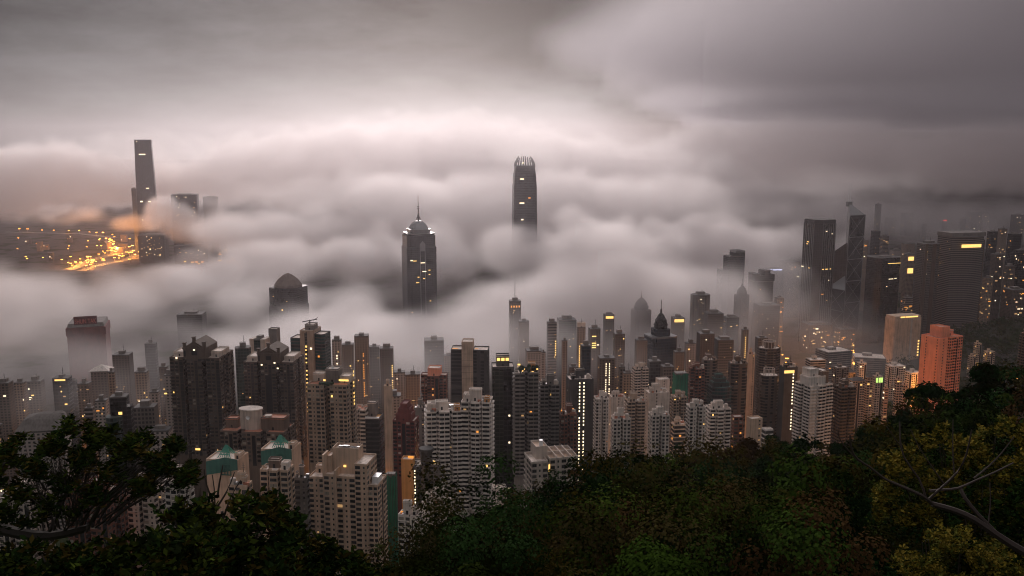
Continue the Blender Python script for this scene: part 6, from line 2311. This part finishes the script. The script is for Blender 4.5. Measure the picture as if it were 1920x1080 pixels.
# px, py, distance, half width px, half depth m, half height px, density, softness m
BLOBS = [
    # far banks that climb over the horizon
    (40, 338, 4450, 330, 480, 70, .006, 60), (-90, 335, 4300, 220, 400, 62, .006, 60), (430, 340, 4550, 330, 450, 60, .0045, 80),
    (660, 320, 4600, 430, 480, 88, .0038, 80), (1040, 335, 4200, 380, 600, 90, .0034, 90), (1420, 385, 3900, 260, 500, 60, .0022, 100), (1500, 292, 4850, 330, 380, 82, .006, 130, .6), (1880, 292, 4850, 330, 380, 86, .006, 130, .6), (840, 290, 4700, 300, 380, 70, .003, 90), (250, 300, 4800, 380, 300, 50, .0025, 100),
    (980, 395, 2950, 430, 420, 82, .006, 70), (720, 365, 3300, 240, 350, 55, .004, 70),
    # the main bank before and behind the two tall towers
    (540, 500, 2230, 190, 200, 66, .014, 50, .75), (690, 485, 2280, 140, 170, 62, .014, 50, .7), (830, 488, 2260, 190, 220, 70, .014, 50, .7), (985, 474, 2080, 130, 110, 58, .014, 40, .6), (1080, 488, 2150, 200, 220, 74, .014, 45, .8), (1200, 480, 2300, 140, 200, 62, .013, 45), (1340, 490, 2380, 190, 250, 84, .012, 50),
    (620, 430, 2900, 260, 250, 44, .007, 60, .8), (760, 545, 2080, 150, 90, 50, .010, 50, .7),
    (380, 515, 2350, 150, 260, 50, .010, 50), (255, 540, 2500, 140, 260, 36, .006, 60),
    # the nearer roll that cuts the dark towers off
    (440, 640, 1500, 200, 170, 50, .007, 45), (600, 630, 1430, 200, 150, 58, .013, 38), (720, 625, 1480, 150, 150, 52, .013, 38), (860, 618, 1500, 210, 150, 62, .013, 40), (1080, 560, 1560, 190, 200, 82, .011, 45), (960, 575, 1650, 200, 150, 66, .010, 45),
    (640, 555, 1950, 160, 120, 60, .007, 55), (790, 628, 1640, 150, 120, 54, .016, 36, .6), (560, 615, 1620, 110, 70, 34, .012, 36, .7),
    (1240, 545, 1720, 120, 130, 58, .009, 45), (1350, 570, 1760, 65, 80, 44, .005, 38), (1392, 592, 1560, 28, 60, 44, .006, 32),
    (120, 565, 2000, 330, 380, 60, .0038, 70), (240, 660, 1450, 280, 160, 42, .0034, 55), (60, 660, 1320, 200, 180, 55, .0025, 60), (430, 560, 1750, 160, 150, 55, .006, 50),
    (60, 620, 1850, 250, 200, 60, .004, 80), (150, 690, 1620, 260, 160, 34, .003, 60),
    # puffs round the foot of the tallest tower
    (298, 406, 3330, 38, 70, 34, .018, 30, 1.0), (350, 430, 3280, 70, 90, 38, .014, 45, 1.0), (430, 432, 3320, 110, 120, 48, .010, 60, 1.0), (258, 418, 3400, 50, 60, 18, .012, 25, .5), (395, 385, 3500, 40, 60, 24, .008, 30, .5), (120, 412, 3600, 160, 120, 20, .006, 40),
    (1465, 545, 1960, 46, 90, 62, .009, 36), (1450, 470, 2400, 110, 200, 60, .007, 50),
    (1640, 622, 1760, 90, 70, 28, .0035, 36), (1580, 600, 1850, 60, 60, 36, .003, 36),
    (985, 294, 2245, 80, 110, 30, .007, 45, .6), (1600, 345, 2056, 110, 120, 34, .0015, 50), (1780, 410, 3500, 520, 600, 65, .0012, 120), (1700, 470, 2600, 400, 300, 60, .0003, 100),
    (640, 670, 1130, 480, 230, 66, .0046, 60, .6), (1000, 640, 1230, 300, 240, 80, .0040, 60, .6), (1200, 650, 1320, 300, 220, 80, .0034, 60, .6), (100, 735, 930, 340, 150, 80, .0022, 50, .5), (150, 690, 1150, 330, 170, 60, .0022, 50, .5),
    (1130, 690, 1000, 260, 110, 50, .0022, 50, .6),
    (1380, 640, 1500, 200, 200, 60, .0016, 60), (1650, 690, 1300, 280, 260, 60, .0010, 60, .6),
]
DENS = np.zeros((NX, NY, NZ))
for (px, py, Yb, hw, hd, hh, de, so, *af) in BLOBS:
    c = at(px, py, Yb)
    rx, ry, rz_ = hw * Yb / F, hd, hh * Yb / F
    amp = min(75, rz_ * .9, so * 1.6) * (af[0] if af else 1.0)
    pad = 1.0 + 1.6 * amp / min(rx, ry, rz_)
    ix = (xs > c.x - rx * pad) & (xs < c.x + rx * pad)
    iy = (ys > c.y - ry * pad) & (ys < c.y + ry * pad)
    iz = (zs > c.z - rz_ * pad) & (zs < c.z + rz_ * pad)
    sl_ = np.ix_(ix, iy, iz)
    q = np.sqrt(((xs[ix] - c.x) / rx)[:, None, None] ** 2 + ((ys[iy] - c.y) / ry)[None, :, None] ** 2 + ((zs[iz] - c.z) / rz_)[None, None, :] ** 2)
    S = (1 - q) * rz_ + NOISE[sl_] * amp
    f = np.clip(S / (so * .85), 0, 1)
    f = f * f * (3 - 2 * f) * de
    DENS[sl_] = np.maximum(DENS[sl_], f)
for ax_ in range(3):
    DENS = np.moveaxis(DENS, ax_, 0)
    DENS[0] = DENS[-1] = 0
    DENS = np.moveaxis(DENS, 0, ax_)


def grid_volume(name, dens, lo, hi, label, colour, aniso):
    """a bank of fog or cloud: one density value per cell, turned into a volume by geometry nodes"""
    n = dens.shape
    me = bpy.data.meshes.new(name)
    me.vertices.add(int(np.prod(n)))
    me.attributes.new('fog_density', 'FLOAT', 'POINT').data.foreach_set('value', dens.astype(np.float32).ravel())
    ob = link(name, me)
    tag(ob, label, name, kind='stuff')
    g = bpy.data.node_groups.new(name + '_volume', 'GeometryNodeTree')
    g.interface.new_socket('Geometry', in_out='INPUT', socket_type='NodeSocketGeometry')
    g.interface.new_socket('Geometry', in_out='OUTPUT', socket_type='NodeSocketGeometry')
    nd, lk = g.nodes, g.links
    gi, go, vc = nd.new('NodeGroupInput'), nd.new('NodeGroupOutput'), nd.new('GeometryNodeVolumeCube')
    vc.inputs['Min'].default_value = lo
    vc.inputs['Max'].default_value = hi
    for k, v in zip('XYZ', n):
        vc.inputs['Resolution ' + k].default_value = v
    si = nd.new('GeometryNodeSampleIndex')
    si.data_type, si.domain = 'FLOAT', 'POINT'
    na = nd.new('GeometryNodeInputNamedAttribute')
    na.data_type = 'FLOAT'
    na.inputs[0].default_value = 'fog_density'
    sp = nd.new('ShaderNodeSeparateXYZ')
    lk.new(nd.new('GeometryNodeInputPosition').outputs[0], sp.inputs[0])
    gm = nodes_math(g)
    fi = [gm('ROUND', gm('MULTIPLY', gm('SUBTRACT', sp.outputs[i], lo[i]), (n[i] - 1) / (hi[i] - lo[i]))) for i in range(3)]
    idx = gm('MULTIPLY_ADD', gm('MULTIPLY_ADD', fi[0], float(n[1]), fi[1]), float(n[2]), fi[2])
    lk.new(gi.outputs[0], si.inputs[0])
    lk.new(na.outputs[0], si.inputs['Value'])
    lk.new(idx, si.inputs['Index'])
    lk.new(si.outputs[0], vc.inputs['Density'])
    m, t, _b = newmat(name)
    t.nodes.clear()
    out = t.nodes.new('ShaderNodeOutputMaterial')
    v = t.nodes.new('ShaderNodeVolumePrincipled')
    v.inputs['Density'].default_value = 1.0
    v.inputs['Anisotropy'].default_value = aniso
    v.inputs['Color'].default_value = (*colour, 1)
    t.links.new(v.outputs[0], out.inputs['Volume'])
    sm = nd.new('GeometryNodeSetMaterial')
    sm.inputs['Material'].default_value = m
    lk.new(vc.outputs[0], sm.inputs[0])
    lk.new(sm.outputs[0], go.inputs[0])
    ob.modifiers.new(name + '_volume', 'NODES').node_group = g
    return ob


grid_volume('fog', DENS, (X0, Y0, Z0), (X1, Y1, Z1), 'pinkish sea of fog drowning the harbour and the city', (0.985, 0.948, 0.941), 0.45)

# the dark cloud deck hanging high over the eastern side, above the haze
X0, X1, Y0, Y1, Z0, Z1 = -2600, 17000, 1700, 28000, 790, 1600
NX, NY, NZ = 131, 150, 22
cx_ = np.linspace(X0, X1, NX)[:, None, None]
cy_ = np.linspace(Y0, Y1, NY)[None, :, None]
cz_ = np.linspace(Z0, Z1, NZ)[None, None, :]
NC = vnoise(2600, .3) * .6 + vnoise(1200, .3) * .4 + vnoise(600, .4) * .25
edge = np.minimum(np.minimum((cx_ + 250 - cy_ * .10 - cy_ ** 2 * 3e-6) / (700 + cy_ * .22), (16800 - cx_) / 900), np.minimum((cy_ - 1900) / 700, (27500 - cy_) / 3000))
thick = np.clip(np.minimum(edge + NC * .45, (cx_ - X0 - 200) / 900), 0, 1)
body = np.clip((1 - np.abs(cz_ - 1180 - NC * 90) / 300), 0, 1)
CD = thick * np.sqrt(body) * .0031
CD[0] = CD[-1] = 0
CD[:, 0] = CD[:, -1] = 0
CD[:, :, 0] = CD[:, :, -1] = 0
grid_volume('cloud', CD, (X0, Y0, Z0), (X1, Y1, Z1), 'dark grey cloud deck hanging over the eastern side of the city', (0.84, 0.815, 0.84), 0.3)
